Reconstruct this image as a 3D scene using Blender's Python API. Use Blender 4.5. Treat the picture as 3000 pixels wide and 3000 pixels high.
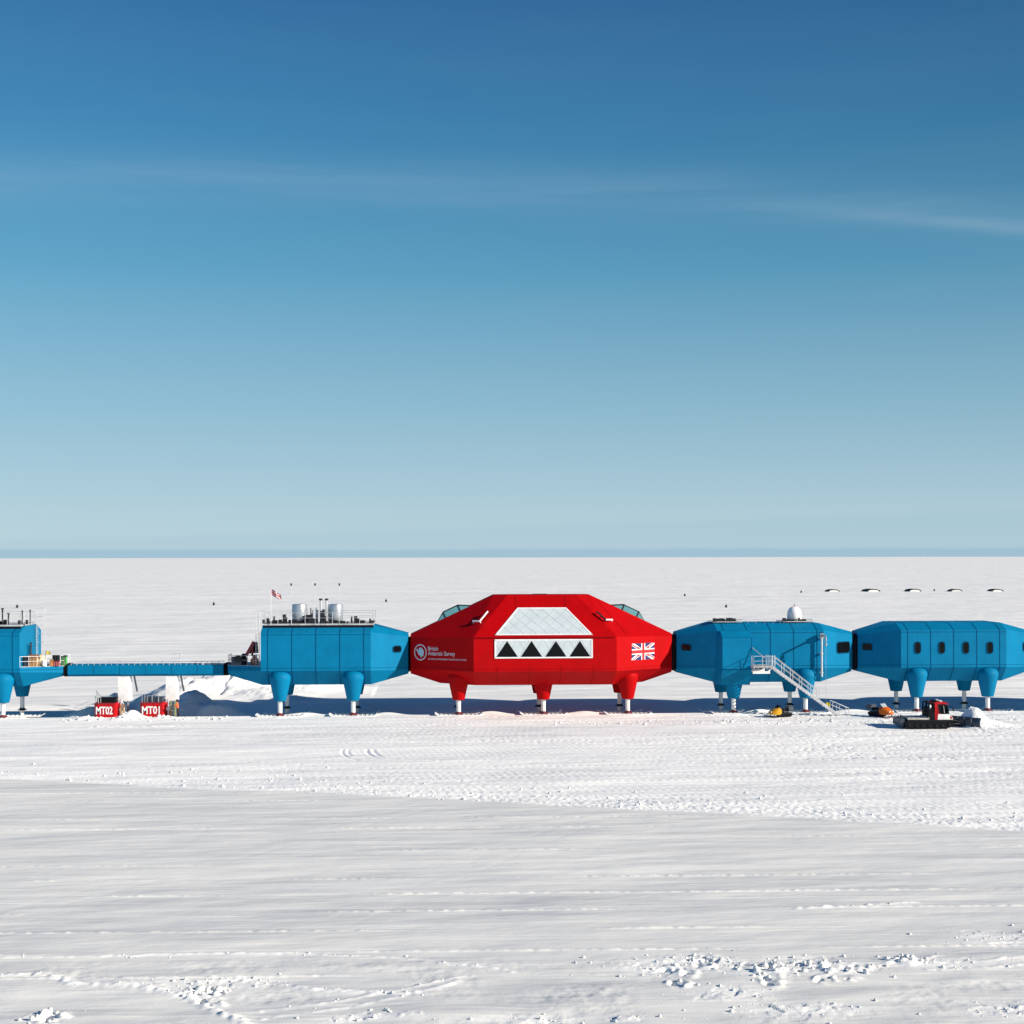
import bpy, math, random
import numpy as np
from mathutils import Vector, Matrix

random.seed(7)
R = math.radians
scene = bpy.context.scene
COL = scene.collection
for o in list(bpy.data.objects):
    bpy.data.objects.remove(o)

# ------------------------------------------------------------------ camera
FPX = 4300.0            # focal length in pixels of the 3000 px photograph
TH = R(2.86)            # the station row is turned this much from the view axis
HC = 16.65              # camera height above the snow
ROLL = 5.0 / 3000.0
cam_d = bpy.data.cameras.new('camera')
cam = bpy.data.objects.new('camera', cam_d)
COL.objects.link(cam)
cam.matrix_world = (Matrix.Translation((0, 0, HC)) @ Matrix.Rotation(-TH, 4, 'Z')
                    @ Matrix.Rotation(R(90), 4, 'X') @ Matrix.Rotation(-ROLL, 4, 'Z'))
cam_d.sensor_width = 36
cam_d.lens = 36 * FPX / 3000
cam_d.shift_y = 132.5 / 3000
cam_d.clip_start = 0.5
cam_d.clip_end = 300000
scene.camera = cam

# ------------------------------------------------------------------ light
SUN = Vector((2.05, -1.04, 1.0)).normalized()     # towards the sun
SUN_EL = math.asin(SUN.z)
SUN_AZ = math.atan2(SUN.x, SUN.y)
sd = bpy.data.lights.new('sun', 'SUN')
sd.energy = 5.0
sd.angle = R(0.5)
sd.color = (1.0, 0.925, 0.815)
sun = bpy.data.objects.new('sun', sd)
COL.objects.link(sun)
sun.rotation_euler = SUN.to_track_quat('Z', 'Y').to_euler()
sun.location = (200, -100, 120)
scene.view_settings.view_transform = 'Standard'
scene.view_settings.look = 'None'
scene.view_settings.gamma = 1
scene.view_settings.exposure = 0.5

world = bpy.data.worlds.new('World')
scene.world = world
world.use_nodes = True


def build_world():
    nt = world.node_tree
    N, L = nt.nodes, nt.links
    for n in list(N):
        N.remove(n)
    out = N.new('ShaderNodeOutputWorld')
    bg = N.new('ShaderNodeBackground')
    bg.inputs['Strength'].default_value = 0.071
    sky = N.new('ShaderNodeTexSky')
    sky.sky_type = 'NISHITA'
    sky.sun_disc = False
    sky.sun_elevation = SUN_EL
    sky.sun_rotation = SUN_AZ
    sky.altitude = 1500
    sky.air_density = 1.0
    sky.dust_density = 0.15
    sky.ozone_density = 2.0
    tc = N.new('ShaderNodeTexCoord')
    sep = N.new('ShaderNodeSeparateXYZ')
    L.new(tc.outputs['Generated'], sep.inputs[0])

    def math_(op, a, b=None, clamp=False):
        n = N.new('ShaderNodeMath')
        n.operation = op
        n.use_clamp = clamp
        for i, x in enumerate((a, b)):
            if x is None:
                continue
            if isinstance(x, (int, float)):
                n.inputs[i].default_value = x
            else:
                L.new(x, n.inputs[i])
        return n.outputs[0]
    el = sep.outputs['Z']
    az = math_('ARCTAN2', sep.outputs['X'], sep.outputs['Y'])

    def noise(sx, sy, sc, det=4, off=0.0):
        c = N.new('ShaderNodeCombineXYZ')
        L.new(math_('MULTIPLY', az, sx), c.inputs[0])
        L.new(math_('MULTIPLY', el, sy), c.inputs[1])
        c.inputs[2].default_value = off
        t = N.new('ShaderNodeTexNoise')
        t.inputs['Scale'].default_value = sc
        t.inputs['Detail'].default_value = det
        t.inputs['Roughness'].default_value = 0.55
        L.new(c.outputs[0], t.inputs['Vector'])
        return t.outputs['Fac']

    def gauss(x, c, w):
        d = math_('DIVIDE', math_('SUBTRACT', x, c), w)
        return math_('POWER', 2.718, math_('MULTIPLY', math_('MULTIPLY', d, d), -1.0))
    wob = math_('MULTIPLY', math_('SUBTRACT', noise(2.2, 8, 1.6, 3), 0.5), 0.016)
    e2 = math_('ADD', el, wob)
    # one long thin veil of cirrus and a brighter wisp to the right of it
    curve = math_('ADD', e2, math_('ADD', math_('MULTIPLY', az, 0.02), math_('MULTIPLY', math_('MULTIPLY', az, az), 0.17)))
    veil = math_('MULTIPLY', gauss(curve, 0.245, 0.013), math_('SUBTRACT', math_('MULTIPLY', noise(3.0, 50, 1.8, 6, 3.0), 1.6), 0.25, True))
    wisp = math_('MULTIPLY', gauss(curve, 0.2405, 0.0042),
                 math_('MULTIPLY', math_('MULTIPLY', math_('SUBTRACT', az, 0.17), 5.0, True),
                       math_('MULTIPLY', noise(4.0, 60, 1.5, 5, 9.0), 1.3)))
    thin = math_('MULTIPLY', math_('SUBTRACT', noise(1.2, 14, 1.5, 5, 5.0), 0.45, True), 0.5)
    thin = math_('MULTIPLY', thin, math_('SUBTRACT', 1.0, math_('MULTIPLY', el, 1.6, True), True))
    cl = math_('ADD', math_('ADD', math_('MULTIPLY', veil, 0.17), math_('MULTIPLY', wisp, 0.20)), math_('MULTIPLY', thin, 0.25), True)
    mix = N.new('ShaderNodeMix')
    mix.data_type = 'RGBA'
    L.new(cl, mix.inputs['Factor'])
    hs = N.new('ShaderNodeHueSaturation')
    hs.inputs['Saturation'].default_value = 1.0
    L.new(sky.outputs[0], hs.inputs['Color'])
    # clear polar air: deep blue overhead, paling evenly to the horizon
    rp = N.new('ShaderNodeValToRGB')
    stops = [(0.0, (.445, .612, .706)), (0.031, (.408, .582, .678)), (0.10, (.262, .482, .615)), (0.19, (.100, .335, .520)),
             (0.276, (.043, .217, .420)), (0.355, (.024, .140, .332)), (0.60, (.010, .060, .190)), (1.0, (.006, .040, .140))]
    els = rp.color_ramp.elements
    els[0].position, els[0].color = stops[0][0], (*stops[0][1], 1)
    els[1].position, els[1].color = stops[-1][0], (*stops[-1][1], 1)
    for p, c in stops[1:-1]:
        e = els.new(p)
        e.color = (*c, 1)
    L.new(math_('MAXIMUM', el, 0.0), rp.inputs['Fac'])
    sc = N.new('ShaderNodeVectorMath')
    sc.operation = 'SCALE'
    L.new(rp.outputs['Color'], sc.inputs[0])
    L.new(math_('MULTIPLY', 9.94, math_('SUBTRACT', 1.03, math_('MULTIPLY', math_('MULTIPLY', az, 0.45), math_('MINIMUM', math_('MULTIPLY', math_('MAXIMUM', el, 0.0), 4.0), 1.0)))), sc.inputs['Scale'])
    air = N.new('ShaderNodeMix')
    air.data_type = 'RGBA'
    air.inputs['Factor'].default_value = 0.91
    L.new(hs.outputs[0], air.inputs['A'])
    L.new(sc.outputs[0], air.inputs['B'])
    L.new(air.outputs['Result'], mix.inputs['A'])
    mix.inputs['B'].default_value = (4.6, 5.9, 6.9, 1)
    # a low bank of far cloud just above the horizon
    edge = math_('ADD', 0.0042, math_('MULTIPLY', math_('SUBTRACT', noise(9, 4, 1.4, 4, 2.0), 0.5), 0.0035))
    bank = math_('SUBTRACT', 1.0, math_('MULTIPLY', math_('SUBTRACT', el, edge), 420.0, True), True)
    e3 = math_('ADD', 0.017, math_('MULTIPLY', az, 0.028))
    bank2 = math_('SUBTRACT', 1.0, math_('MULTIPLY', math_('SUBTRACT', el, e3), 220.0, True), True)
    mix2 = N.new('ShaderNodeMix')
    mix2.data_type = 'RGBA'
    L.new(math_('ADD', math_('MULTIPLY', bank, 0.40), math_('MULTIPLY', bank2, 0.17), True), mix2.inputs['Factor'])
    L.new(mix.outputs['Result'], mix2.inputs['A'])
    mix2.inputs['B'].default_value = (2.7, 4.6, 6.1, 1)
    L.new(mix2.outputs['Result'], bg.inputs['Color'])
    L.new(bg.outputs[0], out.inputs['Surface'])


build_world()

# ------------------------------------------------------------------ measuring helpers
_c, _s = math.cos(TH), math.sin(TH)


def ray(u, v):
    t = (u - 1500) / FPX
    s = (1632.5 - (u - 1500) * ROLL - v) / FPX
    return Vector((_c * t + _s, -_s * t + _c, s))


def at(u, v, Y):
    d = ray(u, v)
    k = Y / d.y
    return Vector((d.x * k, Y, HC + d.z * k))


def X(u, Y):
    return at(u, 2000, Y).x


def Z(u, v, Y):
    return at(u, v, Y).z


def gr(u, v, z=0.0):
    d = ray(u, v)
    k = (z - HC) / d.z
    return (d.x * k, d.y * k)


def on_plane(u, v, p0, n):
    d = ray(u, v)
    o = Vector((0, 0, HC))
    k = (Vector(p0) - o).dot(n) / d.dot(n)
    return o + d * k


# ------------------------------------------------------------------ materials
MATS = {}


def mat(name, col, rough=0.5, metal=0.0, var=0.06, scale=1.5, bump=0.0, bscale=20, spec=0.5, dirt=None):
    if name in MATS:
        return MATS[name]
    m = bpy.data.materials.new(name)
    m.use_nodes = True
    nt = m.node_tree
    N, L = nt.nodes, nt.links
    b = N['Principled BSDF']
    b.inputs['Roughness'].default_value = rough
    b.inputs['Metallic'].default_value = metal
    b.inputs['Specular IOR Level'].default_value = spec
    tc = N.new('ShaderNodeTexCoord')
    t = N.new('ShaderNodeTexNoise')
    t.inputs['Scale'].default_value = scale
    t.inputs['Detail'].default_value = 6
    t.inputs['Roughness'].default_value = 0.6
    L.new(tc.outputs['Object'], t.inputs['Vector'])
    cr = N.new('ShaderNodeValToRGB')
    c0 = [max(0, c * (1 - var * 2)) for c in col] + [1]
    c1 = [min(1, c * (1 + var * 2)) for c in col] + [1]
    cr.color_ramp.elements[0].position = 0.3
    cr.color_ramp.elements[0].color = c0
    cr.color_ramp.elements[1].position = 0.7
    cr.color_ramp.elements[1].color = c1
    L.new(t.outputs['Fac'], cr.inputs['Fac'])
    last = cr.outputs['Color']
    if dirt:
        # streaks of frost / wear with a shape of their own
        mp = N.new('ShaderNodeMapping')
        mp.inputs['Scale'].default_value = (2.2, 2.2, 0.35)
        L.new(tc.outputs['Object'], mp.inputs['Vector'])
        t2 = N.new('ShaderNodeTexNoise')
        t2.inputs['Scale'].default_value = 1.3
        t2.inputs['Detail'].default_value = 8
        t2.inputs['Roughness'].default_value = 0.65
        L.new(mp.outputs['Vector'], t2.inputs['Vector'])
        r2 = N.new('ShaderNodeMapRange')
        r2.inputs['From Min'].default_value = 0.55
        r2.inputs['From Max'].default_value = 0.8
        r2.inputs['To Max'].default_value = dirt[1]
        L.new(t2.outputs['Fac'], r2.inputs['Value'])
        mx = N.new('ShaderNodeMix')
        mx.data_type = 'RGBA'
        L.new(r2.outputs[0], mx.inputs['Factor'])
        L.new(last, mx.inputs['A'])
        mx.inputs['B'].default_value = (*dirt[0], 1)
        last = mx.outputs['Result']
    L.new(last, b.inputs['Base Color'])
    if bump:
        t3 = N.new('ShaderNodeTexNoise')
        t3.inputs['Scale'].default_value = bscale
        t3.inputs['Detail'].default_value = 4
        L.new(tc.outputs['Object'], t3.inputs['Vector'])
        bp = N.new('ShaderNodeBump')
        bp.inputs['Strength'].default_value = bump
        bp.inputs['Distance'].default_value = 0.05
        L.new(t3.outputs['Fac'], bp.inputs['Height'])
        L.new(bp.outputs['Normal'], b.inputs['Normal'])
    MATS[name] = m
    return m


BLUE = mat('blue_cladding', (0.0005, 0.158, 0.315), 0.6, spec=0.08, var=0.05, scale=0.5, dirt=((0.004, 0.20, 0.38), 0.5))
BLUE_SEAM = mat('blue_seam', (0.001, 0.075, 0.17), 0.7, spec=0.05)
RED = mat('red_cladding', (0.385, 0.0005, 0.002), 0.6, spec=0.08, var=0.05, scale=0.5, dirt=((0.44, 0.008, 0.01), 0.4))
RED_SEAM = mat('red_seam', (0.22, 0.002, 0.004), 0.7, spec=0.05)
BLACK = mat('black_rubber', (0.006, 0.007, 0.010), 0.7, spec=0.12)
DARK = mat('dark_metal', (0.022, 0.026, 0.03), 0.6, var=0.2, spec=0.2)
GLASS = mat('dark_glass', (0.004, 0.005, 0.006), 0.1, spec=0.16)
WHITE = mat('white_paint', (0.78, 0.77, 0.75), 0.45, dirt=((0.5, 0.48, 0.45), 0.4))
GREY = mat('grey_steel', (0.33, 0.34, 0.36), 0.45, metal=0.3, var=0.1)
GALV = mat('galvanised_steel', (0.55, 0.56, 0.58), 0.4, metal=0.35, var=0.1)
STEEL = mat('stainless_steel', (0.42, 0.46, 0.50), 0.40, metal=0.6, var=0.05)
PANEL = mat('translucent_panel', (0.52, 0.58, 0.60), 0.35, var=0.04, scale=1.0)
PBAR = mat('panel_bar', (0.33, 0.40, 0.44), 0.4)
TEAL = mat('skylight_glass', (0.12, 0.30, 0.33), 0.08, var=0.05)
MARK = mat('logo_white', (0.55, 0.52, 0.55), 0.5)
LOGOBLUE = mat('logo_pale_blue', (0.40, 0.55, 0.62), 0.5)
FLAGBLUE = mat('flag_blue', (0.01, 0.015, 0.11), 0.5)
FLAGRED = mat('flag_red', (0.55, 0.006, 0.012), 0.5)
FLAGWHITE = mat('flag_white', (0.78, 0.78, 0.78), 0.5)
TAN = mat('tan_wood', (0.42, 0.24, 0.10), 0.7, var=0.2)
CREAM = mat('cream_canvas', (0.62, 0.56, 0.36), 0.8, var=0.1)
YELLOW = mat('yellow_paint', (0.62, 0.48, 0.02), 0.45)
AMBER = mat('amber_plastic', (0.50, 0.25, 0.008), 0.25)
ORANGE = mat('orange_paint', (0.58, 0.12, 0.008), 0.5, spec=0.2)
GREEN = mat('green_plastic', (0.05, 0.40, 0.06), 0.5)
OLIVE = mat('olive_paint', (0.26, 0.28, 0.10), 0.6, var=0.15)
REDPAINT = mat('red_paint', (0.40, 0.004, 0.008), 0.5, spec=0.2, dirt=((0.30, 0.01, 0.01), 0.6))
MAROON = mat('maroon_paint', (0.14, 0.012, 0.02), 0.5)
NAVY = mat('dark_blue_grey', (0.03, 0.045, 0.07), 0.5, var=0.2)
DECK = mat('deck_grating', (0.42, 0.42, 0.42), 0.6, var=0.15)
SKIN = mat('skin', (0.50, 0.28, 0.19), 0.6)
JACKET = mat('orange_jacket', (0.62, 0.13, 0.04), 0.8, bump=0.3)
TROUSER = mat('black_trousers', (0.012, 0.012, 0.015), 0.85)


# ------------------------------------------------------------------ mesh building
def basis(n):
    n = Vector(n).normalized()
    a = Vector((0, 0, 1)) if abs(n.z) < 0.9 else Vector((1, 0, 0))
    x = a.cross(n).normalized()
    return x, n.cross(x).normalized(), n


class MB:
    def __init__(self):
        self.v, self.f, self.m = [], [], []

    def add(self, vs, fs, m=0):
        b = len(self.v)
        self.v += [Vector(p) for p in vs]
        self.f += [tuple(i + b for i in f) for f in fs]
        self.m += [m] * len(fs)
        return self

    def box(self, a, b, m=0, rot=None, bev=0.0):
        (x0, y0, z0), (x1, y1, z1) = a, b
        c = Vector(((x0 + x1) / 2, (y0 + y1) / 2, (z0 + z1) / 2))
        vs = [Vector((x, y, z)) for z in (z0, z1) for x, y in ((x0, y0), (x1, y0), (x1, y1), (x0, y1))]
        if rot:
            M = Matrix.Rotation(rot[0], 3, rot[1])
            vs = [c + M @ (p - c) for p in vs]
        return self.add(vs, [(0, 3, 2, 1), (4, 5, 6, 7), (0, 1, 5, 4), (1, 2, 6, 5), (2, 3, 7, 6), (3, 0, 4, 7)], m)

    def cyl(self, p0, p1, r0, r1=None, n=10, m=0, cap=True):
        p0, p1 = Vector(p0), Vector(p1)
        r1 = r0 if r1 is None else r1
        x, y, _ = basis(p1 - p0)
        vs = []
        for p, r in ((p0, r0), (p1, r1)):
            for i in range(n):
                a = 2 * math.pi * i / n
                vs.append(p + x * math.cos(a) * r + y * math.sin(a) * r)
        fs = [(i, (i + 1) % n, n + (i + 1) % n, n + i) for i in range(n)]
        if cap:
            fs += [tuple(range(n))[::-1], tuple(range(n, 2 * n))]
        return self.add(vs, fs, m)

    def tube(self, pts, r, n=6, m=0):
        for a, b in zip(pts[:-1], pts[1:]):
            self.cyl(a, b, r, n=n, m=m)
        return self

    def lathe(self, prof, c=(0, 0, 0), n=20, m=0, caps=True):
        c = Vector(c)
        vs, fs = [], []
        for r, z in prof:
            for i in range(n):
                a = 2 * math.pi * i / n
                vs.append(c + Vector((r * math.cos(a), r * math.sin(a), z)))
        for k in range(len(prof) - 1):
            for i in range(n):
                j = (i + 1) % n
                fs.append((k * n + i, k * n + j, (k + 1) * n + j, (k + 1) * n + i))
        if caps:
            fs.append(tuple(range(n))[::-1])
            fs.append(tuple(range((len(prof) - 1) * n, len(prof) * n)))
        return self.add(vs, fs, m)

    def loft(self, secs, m=0, caps=True, cyc=True):
        n = len(secs[0])
        vs = [p for s in secs for p in s]
        fs = []
        for k in range(len(secs) - 1):
            for i in range(n if cyc else n - 1):
                j = (i + 1) % n
                fs.append((k * n + i, k * n + j, (k + 1) * n + j, (k + 1) * n + i))
        if caps:
            fs.append(tuple(range(n))[::-1])
            fs.append(tuple(range((len(secs) - 1) * n, len(secs) * n)))
        return self.add(vs, fs, m)

    def slab(self, poly, n, t0, t1, m=0):
        """a polygon (3-D points) thickened along n from t0 to t1"""
        n = Vector(n)
        return self.loft([[Vector(p) + n * t0 for p in poly], [Vector(p) + n * t1 for p in poly]], m)

    def rail(self, pts, h=1.1, step=1.5, r=0.022, m=0, mid=True):
        pts = [Vector(p) for p in pts]
        up = Vector((0, 0, h))
        for a, b in zip(pts[:-1], pts[1:]):
            k = max(1, round((b - a).length / step))
            for i in range(k + 1):
                p = a.lerp(b, i / k)
                self.cyl(p, p + up, r, n=5, m=m)
            self.cyl(a + up, b + up, r, n=5, m=m)
            if mid:
                self.cyl(a + up * 0.52, b + up * 0.52, r * 0.8, n=5, m=m)
        return self

    def build(self, name, mats, parent=None, org=(0, 0, 0), smooth=True, ang=35, loc=None):
        org = Vector(org)
        me = bpy.data.meshes.new(name)
        me.from_pydata([p - org for p in self.v], [], self.f)
        if not isinstance(mats, (list, tuple)):
            mats = [mats]
        for mm in mats:
            me.materials.append(mm)
        me.polygons.foreach_set('material_index', self.m)
        import bmesh
        bm = bmesh.new()
        bm.from_mesh(me)
        bmesh.ops.recalc_face_normals(bm, faces=bm.faces)
        bm.to_mesh(me)
        bm.free()
        if smooth:
            me.shade_smooth()
            me.set_sharp_from_angle(angle=R(ang))
        o = bpy.data.objects.new(name, me)
        COL.objects.link(o)
        if parent is not None:
            o.parent = parent
        elif loc is not None:
            o.location = loc
        return o


def thing(name, label, cat, loc, group=None, rz=0.0):
    o = bpy.data.objects.new(name, None)
    o.empty_display_size = 0.5
    COL.objects.link(o)
    o.location = loc
    o.rotation_euler = (0, 0, rz)
    o['label'] = label
    o['category'] = cat
    if group:
        o['group'] = group
    return o


def copy_tree(o, parent=None):
    c = o.copy()
    COL.objects.link(c)
    if parent is not None:
        c.parent = parent
    for ch in list(o.children):
        copy_tree(ch, c)
    return c


def clip_poly(poly, clip):
    """Sutherland-Hodgman, 2-D, clip polygon convex counter-clockwise"""
    out = poly
    for i in range(len(clip)):
        a, b = clip[i], clip[(i + 1) % len(clip)]
        inp, out = out, []
        side = lambda p: (b[0] - a[0]) * (p[1] - a[1]) - (b[1] - a[1]) * (p[0] - a[0])
        for k in range(len(inp)):
            p, q = inp[k], inp[(k + 1) % len(inp)]
            sp, sq = side(p), side(q)
            if sp >= 0:
                out.append(p)
            if (sp >= 0) != (sq >= 0):
                t = sp / (sp - sq)
                out.append((p[0] + (q[0] - p[0]) * t, p[1] + (q[1] - p[1]) * t))
        if not out:
            return []
    return out


def text_mb(mb, body, size, place, m=0, offset=0.0, t0=0.01, t1=0.02, width=None):
    """letters as thin solid shapes; place(x, y) gives the point on the surface and its normal"""
    cu = bpy.data.curves.new('lettering', 'FONT')
    cu.body = body
    cu.size = size
    cu.offset = offset
    cu.resolution_u = 3
    o = bpy.data.objects.new('lettering', cu)
    COL.objects.link(o)
    dg = bpy.context.evaluated_depsgraph_get()
    me = bpy.data.meshes.new_from_object(o.evaluated_get(dg))
    xs = [v.co.x for v in me.vertices]
    k = 1.0 if width is None else width / (max(xs) - min(xs))
    x0 = min(xs)
    for t in (t1,):
        vs = []
        for v in me.vertices:
            p, n = place((v.co.x - x0) * k, v.co.y)
            vs.append(p + n * t)
        mb.add(vs, [tuple(p.vertices) for p in me.polygons], m)
    bpy.data.objects.remove(o)
    bpy.data.curves.remove(cu)
    bpy.data.meshes.remove(me)


# ------------------------------------------------------------------ snow
def _hash(ix, iy, seed):
    h = (ix * 374761393 + iy * 668265263 + seed * 974634777) & 0xffffffff
    h = ((h ^ (h >> 13)) * 1274126177) & 0xffffffff
    h = h ^ (h >> 16)
    return (h & 0xffff) / 65535.0


def vn(x, y, seed=0):
    ix, iy = np.floor(x).astype(np.int64), np.floor(y).astype(np.int64)
    fx, fy = x - ix, y - iy
    fx = fx * fx * (3 - 2 * fx)
    fy = fy * fy * (3 - 2 * fy)
    a, b = _hash(ix, iy, seed), _hash(ix + 1, iy, seed)
    c, d = _hash(ix, iy + 1, seed), _hash(ix + 1, iy + 1, seed)
    return (a + (b - a) * fx) * (1 - fy) + (c + (d - c) * fx) * fy - 0.5


def fbm(x, y, seed=0, o=3):
    s, a = 0.0, 1.0
    for i in range(o):
        s = s + vn(x, y, seed + i * 17) * a
        x, y, a = x * 2.03 + 11.3, y * 2.03 + 5.7, a * 0.5
    return s


def sstep(x, a, b):
    t = np.clip((x - a) / (b - a), 0, 1)
    return t * t * (3 - 2 * t)


def plates(x, y, seed):
    """broken slabs: each cell has its own height and tilt"""
    ix, iy = np.floor(x).astype(np.int64), np.floor(y).astype(np.int64)
    best = np.full(x.shape, 1e9)
    out = np.zeros(x.shape)
    for dx in (-1, 0, 1):
        for dy in (-1, 0, 1):
            a, b = ix + dx, iy + dy
            px, py = a + _hash(a, b, seed), b + _hash(a, b, seed + 1)
            d = (x - px) ** 2 + (y - py) ** 2
            h = _hash(a, b, seed + 2) ** 2 + (x - px) * (_hash(a, b, seed + 3) - .5) * .7 + (y - py) * (_hash(a, b, seed + 4) - .5) * .7
            out = np.where(d < best, h, out)
            best = np.minimum(best, d)
    return out


def polydist(x, y, pts):
    d = np.full(x.shape, 1e9)
    for (ax, ay), (bx, by) in zip(pts[:-1], pts[1:]):
        ex, ey = bx - ax, by - ay
        t = np.clip(((x - ax) * ex + (y - ay) * ey) / (ex * ex + ey * ey), 0, 1)
        d = np.minimum(d, np.hypot(x - ax - t * ex, y - ay - t * ey))
    return d


LEGX = [-52.95, -45.25, -16.64, -9.01, 2.08, 11.05, 20.01, 31.35, 39.1, 51.15, 58.9]
PATCHES = [((1940, 2830), 2.2, 1.3, .16), ((2030, 2810), 1.5, .8, .17), ((2110, 2830), 1.4, .9, .14), ((2240, 2850), 1.1, 1.2, .30), ((2430, 2838), 1.8, 1.1, .34),
           ((2330, 2815), 1.6, .7, .16), ((2130, 2910), 1.8, .9, .12), ((2350, 2960), 2.4, .9, .13), ((2650, 2815), .9, .5, .22), ((2900, 2750), 1.7, 1.4, .12),
           ((2930, 2960), 1.5, 1.0, .20), ((2800, 2830), 2.6, .7, .09), ((600, 2905), 1.0, 1.0, .30), ((700, 2880), 1.6, .8, .16), ((480, 2885), 1.8, .8, .10),
           ((1100, 2975), 1.4, .5, .16), ((1000, 2985), .8, .4, .2), ((1580, 2985), 2.2, .5, .12), ((130, 2985), .9, .6, .28), ((1850, 2985), .9, .4, .16)]
PATCHES = [(gr(*c), sx, sy, h) for c, sx, sy, h in PATCHES]
BERMS = [([(-60, 2862), (130, 2855), (220, 2885), (370, 2890), (480, 2905), (600, 2945), (720, 2992)], .07, .30),
         ([(545, 2930), (575, 2880), (680, 2872), (800, 2884), (960, 2902), (1240, 2912)], .05, .22),
         ([(0, 2806), (250, 2803), (640, 2793), (900, 2795), (1200, 2808), (1500, 2848)], .035, .14),
         ([(660, 2972), (1000, 2930), (1300, 2872), (1380, 2858)], .03, .12),
         ([(760, 2980), (1050, 2942), (1330, 2882)], .03, .12),
         ([(2330, 2662), (2480, 2655), (2680, 2644)], .045, .16),
         ([(2500, 2850), (2620, 2818), (2760, 2800)], .03, .12),
         ([(2720, 2822), (2900, 2816), (3060, 2800)], .04, .13), ([(2720, 2842), (2880, 2834), (3060, 2822)], .04, .13)]
BERMS = [([gr(*p) for p in pts], h, w) for pts, h, w in BERMS]
ARCS = [[(1005, 2194), (1001, 2203), (1006, 2212), (1020, 2220), (1050, 2226), (1085, 2229), (1140, 2230)],
        [(1021, 2195), (1017, 2203), (1022, 2211), (1030, 2214)],
        [(1075, 2195), (1073, 2202), (1080, 2211), (1092, 2216), (1110, 2221), (1165, 2223)],
        [(1092, 2196), (1095, 2203), (1105, 2212), (1120, 2217)]]
ARCS = [[gr(*p) for p in a] for a in ARCS]

PITS = [((2252, 2840), .28, .34), ((2240, 2870), .30, .30), ((2246, 2885), .2, .25), ((2425, 2838), .34, .36), ((2395, 2875), .22, .28), ((1968, 2880), .24, .28), ((2000, 2855), .2, .22), ((1950, 2842), .22, .22),
        ((588, 2936), .26, .3), ((610, 2946), .16, .22), ((126, 2986), .3, .34), ((2635, 2818), .2, .22), ((2500, 2832), .2, .2), ((2480, 2872), .14, .2), ((2045, 2830), .2, .2)]
PITS = [(gr(*c), w, h) for c, w, h in PITS]
CRACKS = [[gr(700, 1984, 1.7), gr(672, 1998, 1.6), gr(640, 2016, 1.3)], [gr(606, 1984, 1.9), gr(575, 1996, 1.7), gr(548, 2007, 1.6)]]


def mound(x, y, cx, cy, sx, sy, h, p=1.0):
    return h * np.exp(-(((x - cx) / sx) ** 2 + ((y - cy) / sy) ** 2) ** p)


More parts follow.
